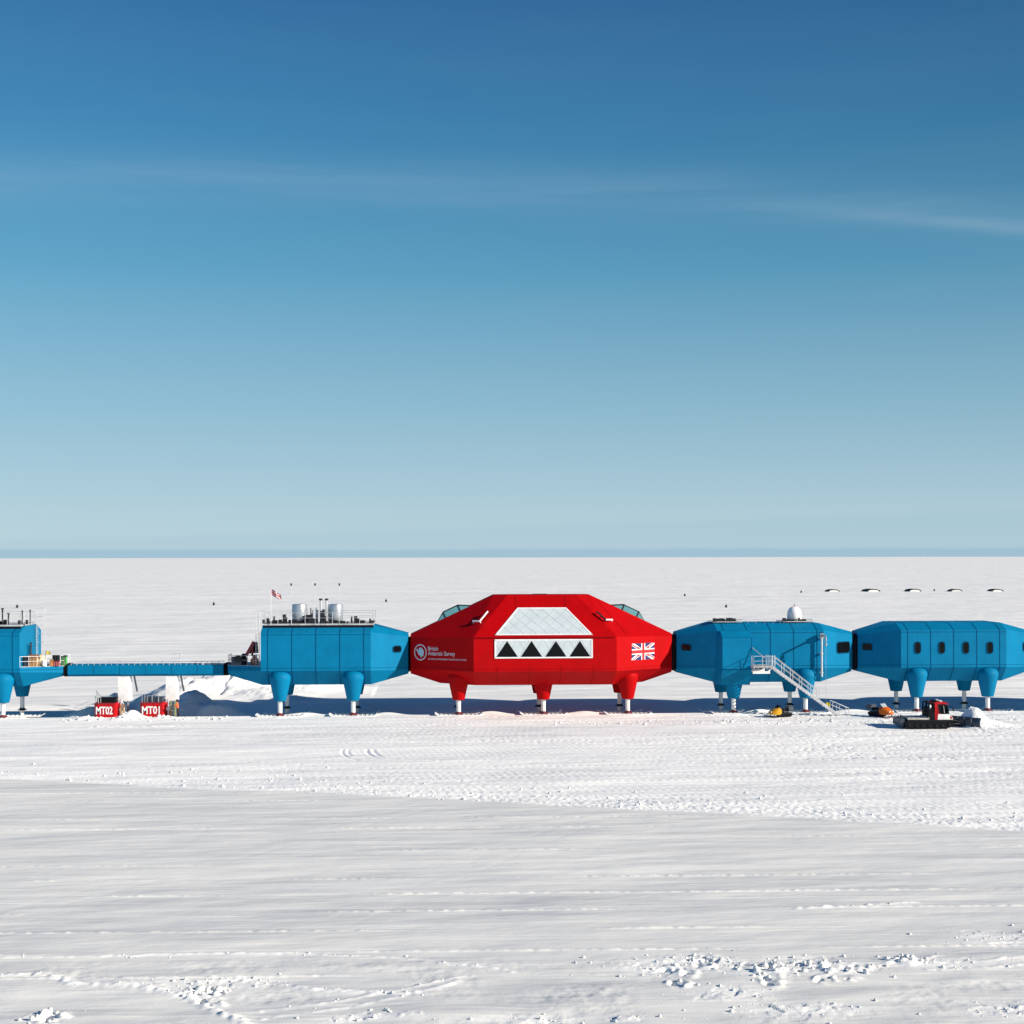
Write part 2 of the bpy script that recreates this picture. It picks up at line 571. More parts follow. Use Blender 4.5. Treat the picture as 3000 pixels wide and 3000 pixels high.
def snow_height(x, y):
    x = np.asarray(x, float)
    y = np.asarray(y, float)
    z = np.zeros(x.shape)
    rough = np.zeros(x.shape)
    yb = 112.8 - (x + 33.1) * 0.363 + 1.5 * vn(x / 9, y * 0, 5) + 0.5 * vn(x / 1.3, y / 1.3, 6)
    trod = sstep(y, yb - 0.3, yb + 0.5)
    near = 1 - sstep(y, 168, 215)
    # gentle swells everywhere, sastrugi drawn out along the wind
    z += 0.10 * fbm(x / 45, y / 28, 1, 2) * (1 - sstep(np.abs(y - 150), 8, 30) * 0) * sstep(np.abs(y - 151), 6, 40)
    far = sstep(y, 168, 200)
    z += far * (0.30 * fbm(x / 15, y / 5, 21, 4) + 0.5 * fbm(x / 140, y / 60, 23, 2) * sstep(y, 220, 500))
    # groomed foreground: fine passes along the row
    sm = (1 - trod)
    wl = y + 0.018 * x + 0.25 * vn(x / 14, y / 6, 33)
    z += sm * (0.007 * fbm(x / 11, wl / 0.2, 31, 2) + 0.006 * fbm(x / 26, wl / 1.1, 35, 2))
    ph = (wl / 3.55) % 1.0 - 0.5
    k = np.floor(wl / 3.55).astype(np.int64)
    brk = np.clip(vn(x / 7 + k * 13.7, k * 3.1 + y * 0, 37) * 3.2 + 0.35, 0, 1)
    z += sm * 0.085 * np.exp(-(ph * 3.55 / 0.10) ** 2) * brk * (0.7 + 0.9 * vn(x / 0.25, y / 0.2, 39))
    ph2 = ((wl + 1.3) / 1.47) % 1.0 - 0.5
    k2 = np.floor((wl + 1.3) / 1.47).astype(np.int64)
    brk2 = np.clip(vn(x / 5 + k2 * 7.3, k2 * 5.9 + y * 0, 41) * 3 - 0.2, 0, 1)
    z += sm * 0.035 * np.exp(-(ph2 * 1.47 / 0.08) ** 2) * brk2
    ph3 = ((wl + 0.4) / 0.47) % 1.0 - 0.5
    k3 = np.floor((wl + 0.4) / 0.47).astype(np.int64)
    brk3 = np.clip(vn(x / 4 + k3 * 5.1, k3 * 2.3 + y * 0, 45) * 3 - 0.1, 0, 1)
    z += sm * 0.014 * np.exp(-(ph3 * 0.47 / 0.07) ** 2) * brk3
    # faint slanting tracks across the passes
    for sx0, sl in ((-14.0, 2.4), (-12.2, 2.4), (1.5, 2.9), (3.3, 2.9), (-3.0, -3.4)):
        d = np.abs(x - (sx0 + (y - 80) / sl * 1.6)) / 1.2
        z -= sm * 0.007 * np.exp(-(d / 0.22) ** 2) * sstep(y, 60, 72) * np.clip(0.5 + 2 * vn(x / 3, y / 4, 46), 0, 1)
    # shallow scallops left by earlier passes
    z += sm * 0.015 * fbm((x + y * 0.9) / 5.5, (y - 0.15 * x) / 2.6, 43, 2)
    # tracked band in front of the station
    tz = trod * (1 - sstep(y, 152.5, 155.5))
    edge = np.exp(-((y - yb - 2.2) / 3.2) ** 2) * (0.45 + 0.55 * sstep(x, -20, 15))
    lum = np.abs(fbm(x / 0.38, y / 0.6, 51, 2))
    pit = np.clip(fbm(x / 0.26, y / 0.5, 53, 2) - 0.12, 0, 1)
    z -= tz * (0.06 + 0.07 * sstep(x, -15, 25)) * pit * np.clip(0.6 + 1.4 * vn(x / 18, y / 4, 55), 0, 1.4)
    z += tz * edge * 0.11 * (lum - 0.1)
    # cleat marks: rows of short ribs along the row direction
    lane = np.floor((y - 0.02 * x) / 1.15)
    z += tz * 0.008 * np.sin(x * 2 * math.pi / 0.62 + lane * 2.1) * np.clip(vn(x / 25, lane * 1.7, 57) * 3 + 0.4, 0, 1) * sstep(x, -30, 5)
    band = np.exp(-((y - (146.5 + 1.0 * vn(x / 12, y * 0, 58))) / 1.2) ** 2) * np.clip(vn(x / 10, y * 0, 59) * 3 + 0.5, 0, 1)
    z += tz * band * 0.20 * (np.abs(fbm(x / 0.6, y / 0.6, 61, 2)) - 0.08)
    z -= tz * 0.05 * np.exp(-((y - 130.5 + 0.01 * x) / 0.18) ** 2) * (0.5 + vn(x / 6, y * 0, 63))
    z -= tz * 0.04 * np.exp(-((y - 141.5 + 0.02 * x) / 0.16) ** 2) * (0.5 + vn(x / 7, y * 0, 64))
    m = (y > 119) & (y < 128) & (x > -12) & (x < 2)
    if m.any():
        for a in ARCS:
            d = polydist(x[m], y[m], a)
            z[m] += -0.07 * np.exp(-(d / 0.11) ** 2) + 0.015 * np.exp(-((d - 0.28) / 0.13) ** 2)
    # torn-up snow close to the camera
    m = y < 72
    if m.any():
        xm, ym = x[m], y[m]
        zz = np.zeros(xm.shape)
        rr = np.zeros(xm.shape)
        qx, qy = xm + .12 * vn(xm / .2, ym / .2, 83), ym + .12 * vn(xm / .2, ym / .2, 84)
        pl1, pl2 = plates(qx / 0.75, qy / 0.75, 73), plates(qx / 0.3 + 3, qy / 0.3, 74)
        for (cx, cy), sx, sy, h in PATCHES:
            w = np.exp(-((((xm - cx) / sx) ** 2 + ((ym - cy) / sy) ** 2)) ** 1.5)
            wj = np.clip(w * (0.7 + 2.4 * vn(xm / 1.1, ym / 1.1, 71)), 0, 1.0)
            blk = 0.65 * pl1 + 0.35 * pl2
            zz += wj * h * 0.72 * (blk - 0.28)
            rr = np.maximum(rr, w)
        for pts, h, w in BERMS:
            d = polydist(xm + 0.25 * vn(xm / 0.9, ym / 0.9, 75), ym + 0.2 * vn(xm / 0.8, ym / 0.8, 76), pts)
            g = np.exp(-(d / w) ** 2)
            zz += h * g * (0.85 + 1.6 * vn(xm / 0.22, ym / 0.22, 77))
            rr = np.maximum(rr, g)
        for (cx, cy), w_, h in PITS:
            zz -= h * sstep(w_ * (1 + .8 * vn(xm / .3, ym / .3, 85)) - np.hypot(xm - cx, (ym - cy) * .8), 0, .18)
            zz += h * .5 * np.exp(-((np.hypot(xm - cx - .25, (ym - cy) * .8) - w_ * 1.5) / .16) ** 2) * np.clip(.4 + 2 * vn(xm / .4, ym / .4, 86), 0, 1)
        low = sstep(62.0 - ym + 2.5 * vn(xm / 6, ym / 3, 78), 0, 3.5)
        zz += low * 0.05 * fbm(xm / 0.55, ym / 0.6, 79, 3) * np.clip(vn(xm / 3, ym / 2, 80) * 3 + 0.25, 0, 1)
        zz += low * 0.12 * fbm(xm / 4, ym / 3, 81, 2)
        z[m] += zz
        rough[m] = np.clip(rr, 0, 1) * 0.7
    # wind scoop under the buildings
    sc = sstep(y, 155.3 + 0.5 * vn(x / 6, y * 0, 91), 159.0) * (1 - sstep(y, 162.5, 169))
    z -= 0.85 * sc * (1 + 0.3 * vn(x / 11, y / 8, 92))
    # low lips of snow between the feet
    for cx, w in ((-14.2, 2.6), (-5.5, 2.0), (15.8, 2.6), (34.6, 1.7), (44.6, 2.2), (5.5, 2.0)):
        z += mound(x, y, cx, 156.6, w, 0.8, 0.42)
    # snow pushed up round each foot
    m = (y > 148) & (y < 160)
    if m.any():
        xm, ym = x[m], y[m]
        zz = np.zeros(xm.shape)
        for fx in LEGX:
            g = np.exp(-np.abs((xm - fx) / 2.5) ** 4 - ((ym - 153.1) / 0.55) ** 2)
            zz += g * (0.05 + 0.06 * np.clip(vn(xm / 0.7, ym / 0.5, 95), 0, 1))
            zz += mound(xm, ym, fx, 153.7, 0.8, 0.6, 0.12) * (1 + 0.6 * vn(xm / 0.5, ym / 0.5, 96))
        z[m] += zz
    # dug snow round the melt tanks and behind the bridge
    m = (x > -60) & (x < -8) & (y > 150) & (y < 200)
    if m.any():
        xm, ym = x[m], y[m]
        n1 = fbm(xm / 2.2, ym / 2.2, 101, 4)
        n2 = fbm(xm / 5, ym / 5, 103, 2)
        xj, yj = xm + 1.2 * vn(xm / 2.5, ym / 2.5, 107), ym + 1.2 * vn(xm / 2.5, ym / 2.5, 108)
        parts = [
            mound(xj, yj, -35.9, 163.2, 1.5, 1.7, 2.75, 1.0),
            mound(xj, yj, -37.6, 160.8, 2.6, 1.8, 1.3),
            mound(xj, yj, -32.0, 165.0, 2.4, 2.6, 1.9),
            mound(xj, yj, -27.6, 166.0, 2.4, 3.2, 1.9),
            mound(xj, yj, -24.6, 164.0, 2.8, 1.6, 1.3),
            mound(xj, yj, -30.0, 177.0, 4.0, 4.0, 2.0),
            mound(xj, yj, -25.0, 181.0, 6.0, 5.0, 2.9),
            mound(xj, yj, -18.0, 184.0, 6.0, 5.5, 2.5),
            mound(xj, yj, -20.5, 175.0, 4.5, 3.0, 1.1),
            mound(xm, ym, -36.5, 153.6, 1.4, .9, .35),
            mound(xm, ym, -32.4, 153.4, 1.0, .8, .45),
            mound(xm, ym, -31.9, 155.2, 1.1, 1.0, .75),
            mound(xm, ym, -28.4, 154.0, 1.2, .8, .25),
        ]
        zz = sum(np.maximum(q, 0) ** 4 for q in parts) ** 0.25
        zz *= 1 + 0.35 * n1 + 0.25 * n2
        zz += np.clip(zz, 0, 1) * 0.12 * np.abs(fbm(xm / 0.7, ym / 0.7, 105, 2))
        for pts in CRACKS:
            d = polydist(xm + 0.5 * vn(xm / 1.1, ym / 1.1, 109), ym, pts)
            zz -= 0.55 * np.exp(-(d / 0.35) ** 2) * (0.7 + vn(xm / 1.5, ym / 1.5, 110))
        z[m] += zz
    # the heap in front of the groomer's blade, and its levelled ground
    bx, by = 52.7, 142.3
    m = (np.abs(x - bx) < 9) & (np.abs(y - by) < 8)
    if m.any():
        xm, ym = x[m], y[m]
        zz = mound(xm, ym, bx, by, 1.35, 1.9, 1.75, 1.1) * (1 + 0.22 * fbm(xm / 1.2, ym / 1.2, 111, 2))
        zz = np.maximum(zz, mound(xm, ym, bx + 1.5, by - 0.2, 1.6, 1.8, .55))
        z[m] += zz
    dv = np.exp(-(((x - 47.5) / 4.2) ** 6 + ((y - 140.9) / 2.0) ** 6))
    z = z * (1 - dv * (x < 51.2))
    rough = np.maximum(rough, trod * (1 - 0.4 * sstep(y, 150, 175)))
    return z, rough


def snow_mat():
    m = bpy.data.materials.new('snow')
    m.use_nodes = True
    nt = m.node_tree
    N, L = nt.nodes, nt.links
    b = N['Principled BSDF']
    b.inputs['Roughness'].default_value = 0.75
    b.inputs['Specular IOR Level'].default_value = 0.15
    at_ = N.new('ShaderNodeAttribute')
    at_.attribute_name = 'crushed'
    tc = N.new('ShaderNodeTexCoord')
    n1 = N.new('ShaderNodeTexNoise')
    n1.inputs['Scale'].default_value = 0.35
    n1.inputs['Detail'].default_value = 6
    mp = N.new('ShaderNodeMapping')
    mp.inputs['Scale'].default_value = (0.25, 1.6, 1)
    L.new(tc.outputs['Object'], mp.inputs['Vector'])
    L.new(mp.outputs['Vector'], n1.inputs['Vector'])
    # wind-polished snow is a little greyer than crushed, freshly turned snow
    mx = N.new('ShaderNodeMix')
    mx.data_type = 'RGBA'
    L.new(at_.outputs['Fac'], mx.inputs['Factor'])
    mx.inputs['A'].default_value = (0.725, 0.725, 0.705, 1)
    mx.inputs['B'].default_value = (0.90, 0.893, 0.872, 1)
    vr = N.new('ShaderNodeMapRange')
    vr.inputs['From Min'].default_value = 0.3
    vr.inputs['From Max'].default_value = 0.7
    vr.inputs['To Min'].default_value = 0.95
    vr.inputs['To Max'].default_value = 1.04
    L.new(n1.outputs['Fac'], vr.inputs['Value'])
    ml = N.new('ShaderNodeVectorMath')
    ml.operation = 'SCALE'
    L.new(mx.outputs['Result'], ml.inputs[0])
    L.new(vr.outputs[0], ml.inputs['Scale'])
    L.new(ml.outputs[0], b.inputs['Base Color'])
    # fine grain, then drawn-out sastrugi at two sizes
    def nz(sc, s, det):
        p = N.new('ShaderNodeMapping')
        p.inputs['Scale'].default_value = s
        L.new(tc.outputs['Object'], p.inputs['Vector'])
        t = N.new('ShaderNodeTexNoise')
        t.inputs['Scale'].default_value = sc
        t.inputs['Detail'].default_value = det
        t.inputs['Roughness'].default_value = 0.6
        L.new(p.outputs['Vector'], t.inputs['Vector'])
        return t.outputs['Fac']
    last = None
    for fac, st, dist in ((nz(7.0, (1, 1, 1), 4), 0.35, 0.02), (nz(1.4, (0.2, 1.6, 1), 5), 0.17, 0.025), (nz(0.12, (0.35, 1.2, 1), 5), 0.8, 0.6), (nz(0.012, (0.35, 1.2, 1), 6), 0.9, 5.0)):
        bp = N.new('ShaderNodeBump')
        bp.inputs['Strength'].default_value = st
        bp.inputs['Distance'].default_value = dist
        L.new(fac, bp.inputs['Height'])
        if last:
            L.new(last, bp.inputs['Normal'])
        last = bp.outputs['Normal']
    L.new(last, b.inputs['Normal'])
    return m


SNOW = snow_mat()


def build_ground():
    ys = list(np.linspace(-300, 40, 12)) + list(np.arange(44, 75, 0.095)) + list(np.arange(75, 112, 0.15)) \
        + list(np.arange(112, 150, 0.2)) + list(np.arange(150, 185, 0.15))
    y = 185.0
    while y < 90000:
        ys.append(y)
        y += max(0.25, (y - 183) * 0.022)
    ys = np.array(sorted(ys))
    ts = np.concatenate([np.linspace(-3.2, -0.36, 40)[:-1], np.linspace(-0.36, 0.45, 1000), np.linspace(0.45, 3.2, 40)[1:]])
    w = np.where(ys < 52, 70.0, ys + 18.0)
    Xg = ts[None, :] * w[:, None]
    Yg = np.repeat(ys[:, None], len(ts), 1)
    zg, rg = snow_height(Xg.ravel(), Yg.ravel())
    ny, nx = Xg.shape
    co = np.empty((ny * nx, 3), np.float32)
    co[:, 0], co[:, 1], co[:, 2] = Xg.ravel(), Yg.ravel(), zg
    me = bpy.data.meshes.new('snow_ground')
    me.vertices.add(ny * nx)
    me.vertices.foreach_set('co', co.ravel())
    i = np.arange((ny - 1) * nx).reshape(ny - 1, nx)[:, :-1].ravel()
    q = np.stack([i, i + 1, i + nx + 1, i + nx], 1).astype(np.int32)
    me.loops.add(q.size)
    me.loops.foreach_set('vertex_index', q.ravel())
    me.polygons.add(len(q))
    me.polygons.foreach_set('loop_start', np.arange(0, q.size, 4, dtype=np.int32))
    me.update(calc_edges=True)
    a = me.attributes.new('crushed', 'FLOAT', 'POINT')
    a.data.foreach_set('value', rg.astype(np.float32))
    me.shade_smooth()
    me.materials.append(SNOW)
    o = bpy.data.objects.new('snow_ground', me)
    COL.objects.link(o)
    o['kind'] = 'structure'
    o['label'] = 'flat white snow plain with groomed and trampled bands running to the horizon'


build_ground()


def gz(x, y):
    return float(snow_height(np.array([x]), np.array([y]))[0][0])


# ------------------------------------------------------------------ station modules
YC = 158.53             # centre line of the row
HW = 4.13               # half width at the walls
ZROOF, ZTOP, ZBOT, ZBEL = 9.5, 8.8, 4.8, 3.23
HROOF, HBEL = 2.4, 2.7
HF, HE = 5.72, 9.58     # half length of the straight part, half length overall


def sec_main(x):
    p = [(-HBEL, ZBEL), (-HW, ZBOT), (-HW, ZTOP), (-HROOF, ZROOF), (HROOF, ZROOF), (HW, ZTOP), (HW, ZBOT), (HBEL, ZBEL)]
    return [Vector((x, YC + a, b)) for a, b in p]


def sec_end(x):
    p = [(-.95, 4.2), (-1.35, 4.6), (-1.35, 8.2), (-.95, 8.52), (.95, 8.52), (1.35, 8.2), (1.35, 4.6), (.95, 4.2)]
    return [Vector((x, YC + a, b)) for a, b in p]


def seams(mb, xs, m=1):
    """proud gasket strips round the shell at each panel joint"""
    for x in xs:
        s = sec_main(x)
        for k in range(7):
            a, b = s[k], s[k + 1]
            d = (b - a)
            n = Vector((0, -d.z, d.y)).normalized()
            if n.dot(a - Vector((x, YC, 6.5))) < 0:
                n = -n
            mb.slab([a + Vector((-.045, 0, 0)), a + Vector((.045, 0, 0)), b + Vector((.045, 0, 0)), b + Vector((-.045, 0, 0))], n, -0.01, 0.018, m)


def hseams(mb, x0, x1, zs, m=1):
    for z in zs:
        for sgn in (-1, 1):
            y = YC + sgn * HW
            mb.box((x0, min(y - .012 * sgn, y + .014 * sgn), z - .025), (x1, max(y - .012 * sgn, y + .014 * sgn), z + .025), m)


def add_leg(parent, org, x, sgn, shell, fairing=True):
    """one hydraulic leg: white column (the part) with its coloured fairing, collar and ski below it"""
    y = YC + sgn * 3.53
    zb = -0.05 if sgn < 0 else -0.55
    leg = MB().cyl((x, y, zb + .05), (x, y, 2.2), 0.235, n=16).build('leg', WHITE, parent, org)
    prof = [(0.05, 1.62), (0.60, 1.62), (0.64, 1.68), (1.10, 3.80), (1.13, 4.02), (1.08, 4.30), (0.90, 4.56), (0.55, 4.74), (0.12, 4.81)]
    MB().lathe(prof, (x, y, 0), 28).build('fairing', shell, leg, org, ang=50)
    c = MB()
    c.cyl((x, y, .12), (x, y, .19), 0.48, n=16)
    c.cyl((x, y, .19), (x, y, .36), 0.30, n=16)
    c.build('collar', MAROON if sgn < 0 else DARK, leg, org)
    k = MB()
    k.loft([[Vector((x + a, y + s * .75, z)) for s, z in ((-1, zb + h0), (1, zb + h0), (1, zb + h1), (-1, zb + h1))]
            for a, h0, h1 in ((-2.5, .25, .33), (-2.1, 0, .12), (2.1, 0, .12), (2.5, .25, .33))])
    for i in range(9):
        xx = x - 1.9 + i * 3.8 / 8
        k.box((xx - .04, y - .72, zb + .115), (xx + .04, y + .72, zb + .17))
    k.build('ski', WHITE, leg, org)
    return leg


def rrect(w, h, r, n=5):
    pts = []
    for cx, cy, a0 in ((w / 2 - r, h / 2 - r, 0), (-w / 2 + r, h / 2 - r, 90), (-w / 2 + r, -h / 2 + r, 180), (w / 2 - r, -h / 2 + r, 270)):
        for i in range(n + 1):
            a = R(a0 + 90 * i / n)
            pts.append((cx + r * math.cos(a), cy + r * math.sin(a)))
    return pts


def facet(p0, p1):
    """vertical wall through two plan points: origin, unit along, outward normal (towards the viewer side)"""
    p0, p1 = Vector(p0), Vector(p1)
    e = (p1 - p0).normalized()
    n = Vector((e.y, -e.x, 0))
    if n.y > 0:
        n = -n
    return p0, e, n


def add_window(parent, org, c, e, n, w, h, r, frame=BLUE_SEAM):
    up = Vector((0, 0, 1))
    P = lambda q: [c + e * a + up * b for a, b in q]
    fr = MB()
    o_, i_ = rrect(w + .16, h + .16, r + .06), rrect(w, h, r)
    vo = [[p + n * t for p in P(q)] for q, t in ((o_, 0.0), (o_, .05), (i_, .05), (i_, .0))]
    fr.loft(vo, caps=False)
    win = fr.build('window', frame, parent, org)
    MB().slab(P(i_), n, -.01, .022).build('pane', GLASS, win, org)
    return win


def facet_window(parent, org, uL, uR, vT, vB, p0, p1, r=.2):
    o, e, n = facet(p0, p1)
    a = on_plane(uL, (vT + vB) / 2, o, n)
    b = on_plane(uR, (vT + vB) / 2, o, n)
    t = on_plane((uL + uR) / 2, vT, o, n)
    d = on_plane((uL + uR) / 2, vB, o, n)
    c = (a + b) / 2
    c.z = (t.z + d.z) / 2
    return add_window(parent, org, c, e, n, (b - a).length, t.z - d.z, min(r, (t.z - d.z) / 2 - .01))


def blue_shell(cx, left='taper', right='taper', seam_dx=(-5.0, -2.5, 0, 2.5, 5.0)):
    mb = MB()
    secs = []
    if left == 'taper':
        secs.append(sec_end(cx - HE))
    secs.append(sec_main(cx - HF))
    secs.append(sec_main(cx + HF))
    if right == 'taper':
        secs.append(sec_end(cx + HE))
    mb.loft(secs)
    seams(mb, [cx + d for d in seam_dx])
    hseams(mb, cx - HF, cx + HF, (ZBOT + .28, ZTOP - .22))
    # the seam carried on round the tapered ends
    for sgn, kind in ((-1, left), (1, right)):
        if kind != 'taper':
            continue
        p0 = Vector((cx + sgn * HF, YC - HW, 0))
        p1 = Vector((cx + sgn * HE, YC - 1.35, 0))
        o, e, n = facet(p0, p1)
        z0, z1 = ZBOT + .28, 4.88
        mb.slab([p0 + Vector((0, 0, z0 - .025)), p1 + Vector((0, 0, z1 - .025)), p1 + Vector((0, 0, z1 + .025)), p0 + Vector((0, 0, z0 + .025))], n, -.012, .014, 1)
    return mb


def deck_part(root, org, cx, sgn, zd=5.28):
    """the low open deck that takes the place of the upper part of a tapered end"""
    a, b = cx + sgn * (HF + .004), cx + sgn * HE
    s0 = [Vector((a, YC + y, z)) for y, z in ((-HBEL, ZBEL), (-HW, ZBOT), (-HW, zd), (HW, zd), (HW, ZBOT), (HBEL, ZBEL))]
    s1 = [Vector((b, YC + y, z)) for y, z in ((-.95, 4.2), (-1.35, 4.55), (-1.35, zd - .1), (1.35, zd - .1), (1.35, 4.55), (.95, 4.2))]
    mb = MB().loft([s0, s1])
    p0, p1 = s0[2], s1[2]
    for dz in (-.32,):
        n = Vector(((p1 - p0).y, -(p1 - p0).x, 0)).normalized()
        if n.y > 0:
            n = -n
        mb.slab([p0 + Vector((0, 0, dz)), p1 + Vector((0, 0, dz)), p1 + Vector((0, 0, dz + .05)), p0 + Vector((0, 0, dz + .05))], n, -.01, .02, 1)
    d = mb.build('deck', [BLUE, BLUE_SEAM], root, org)
    fl = MB().slab([Vector((a, YC - HW + .06, zd + .002)), Vector((b, YC - 1.3, zd - .098)), Vector((b, YC + 1.3, zd - .098)), Vector((a, YC + HW - .06, zd + .002))], (0, 0, 1), 0.002, .05)
    fl.build('deck_floor', DECK, d, org)
    return d, (s0[2], s1[2], s0[3], s1[3])


def roof_kit(root, org, cx, x0, x1, zr=9.62):
    mb = MB()
    mb.box((x0, YC - 3.05, ZROOF + .02), (x1, YC + 3.05, ZROOF + .18))
    mb.box((x0 + .06, YC - 3.0, ZROOF - .42), (x1 - .06, YC + 3.0, ZROOF + .02), 1)  # black skirt paints in the shade of the recess under the platform
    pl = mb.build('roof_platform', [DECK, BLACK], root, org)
    z = ZROOF + .18
    rl = MB()
    rl.rail([(x0 + .06, YC - 3.0, z), (x1 - .06, YC - 3.0, z), (x1 - .06, YC + 3.0, z), (x0 + .06, YC + 3.0, z), (x0 + .06, YC - 3.0, z)], 1.15, 1.4, .022)
    rl.build('roof_railing', GALV, root, org)
    return z


MODG = 'blue station modules on legs'


# ---- module A, cut by the left edge of the picture
def module_a():
    cx = -49.1
    org = (cx, YC, 0)
    r = thing('station_module', 'blue tower module cut off by the left frame edge, cargo on its open deck', 'building', org, MODG)
    blue_shell(cx, 'taper', 'blunt').build('shell', [BLUE, BLUE_SEAM], r, org, ang=20)
    d, (a0, a1, b0, b1) = deck_part(r, org, cx, 1, 5.32)
    for x in (-52.95, -45.25):
        for s in (-1, 1):
            add_leg(r, org, x, s, BLUE)
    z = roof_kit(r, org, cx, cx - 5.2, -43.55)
    up = Vector((0, 0, .05))
    rl = MB().rail([a0 + up + Vector((0, .08, 0)), a1 + up + Vector((-.05, .08, 0)), b1 + up + Vector((-.05, -.08, 0))], 1.05, 1.0, .026)
    rl.build('deck_railing', WHITE, r, org)
    for u, vt, rad in ((7, 1786, .09), (65, 1793, .06), (88, 1791, .06), (24, 1800, .10)):
        p = at(u, vt, 156.0)
        MB().cyl((p.x, 156.0, z - .02), p, rad * .7, rad, n=8).cyl(p, p + Vector((0, 0, .16)), rad * 1.5, n=8).build('antenna', DARK, r, org)
    for i in range(16):
        x = cx + random.uniform(-3, 6.0)
        w, h = random.uniform(.15, .5), random.uniform(.18, .5)
        y = YC + random.uniform(-2.5, -1.2)
        MB().box((x, y, z - .01), (x + w, y + .4, z + h * .8)).box((x - .02, y - .02, z + h * .8), (x + w + .02, y + .42, z + h)).build('roof_equipment', DARK, r, org)
    # caged escape ladder on the end wall
    lx = -43.3
    L = MB()
    for y in (159.7, 160.3):
        L.cyl((lx + .2, y, 5.4), (lx + .2, y, 11.4), .025, n=5)
    for i in range(20):
        L.cyl((lx + .2, 159.7, 5.6 + i * .29), (lx + .2, 160.3, 5.6 + i * .29), .015, n=5)
    for y in (159.5, 160.5):
        L.cyl((lx + .95, y, 7.6), (lx + .95, y, 11.3), .02, n=5)
    for i in range(5):
        zz = 7.6 + i * .92
        L.tube([(lx + .2, 159.6, zz), (lx + .95, 159.5, zz), (lx + .95, 160.5, zz), (lx + .2, 160.4, zz)], .016, 5)
    L.build('escape_ladder', GALV, r, org)
    # door and lamps in the end wall above the deck
    dr = MB().box((lx - .05, 157.7, 5.36), (lx + .02, 158.8, 7.4)).build('door', BLUE_SEAM, r, org)
    MB().cyl((lx + .02, 158.65, 6.3), (lx + .1, 158.65, 6.3), .03, n=6).build('handle', STEEL, dr, org)
    p0 = at(90, 1930, 157.0)
    MB().cyl((p0.x, 157.0, 5.34), (p0.x, 157.0, 7.6), .1, n=8).box((p0.x - .14, 156.9, 7.6), (p0.x + .14, 157.1, 7.75)).build('davit_post', NAVY, r, org)
    return r, z


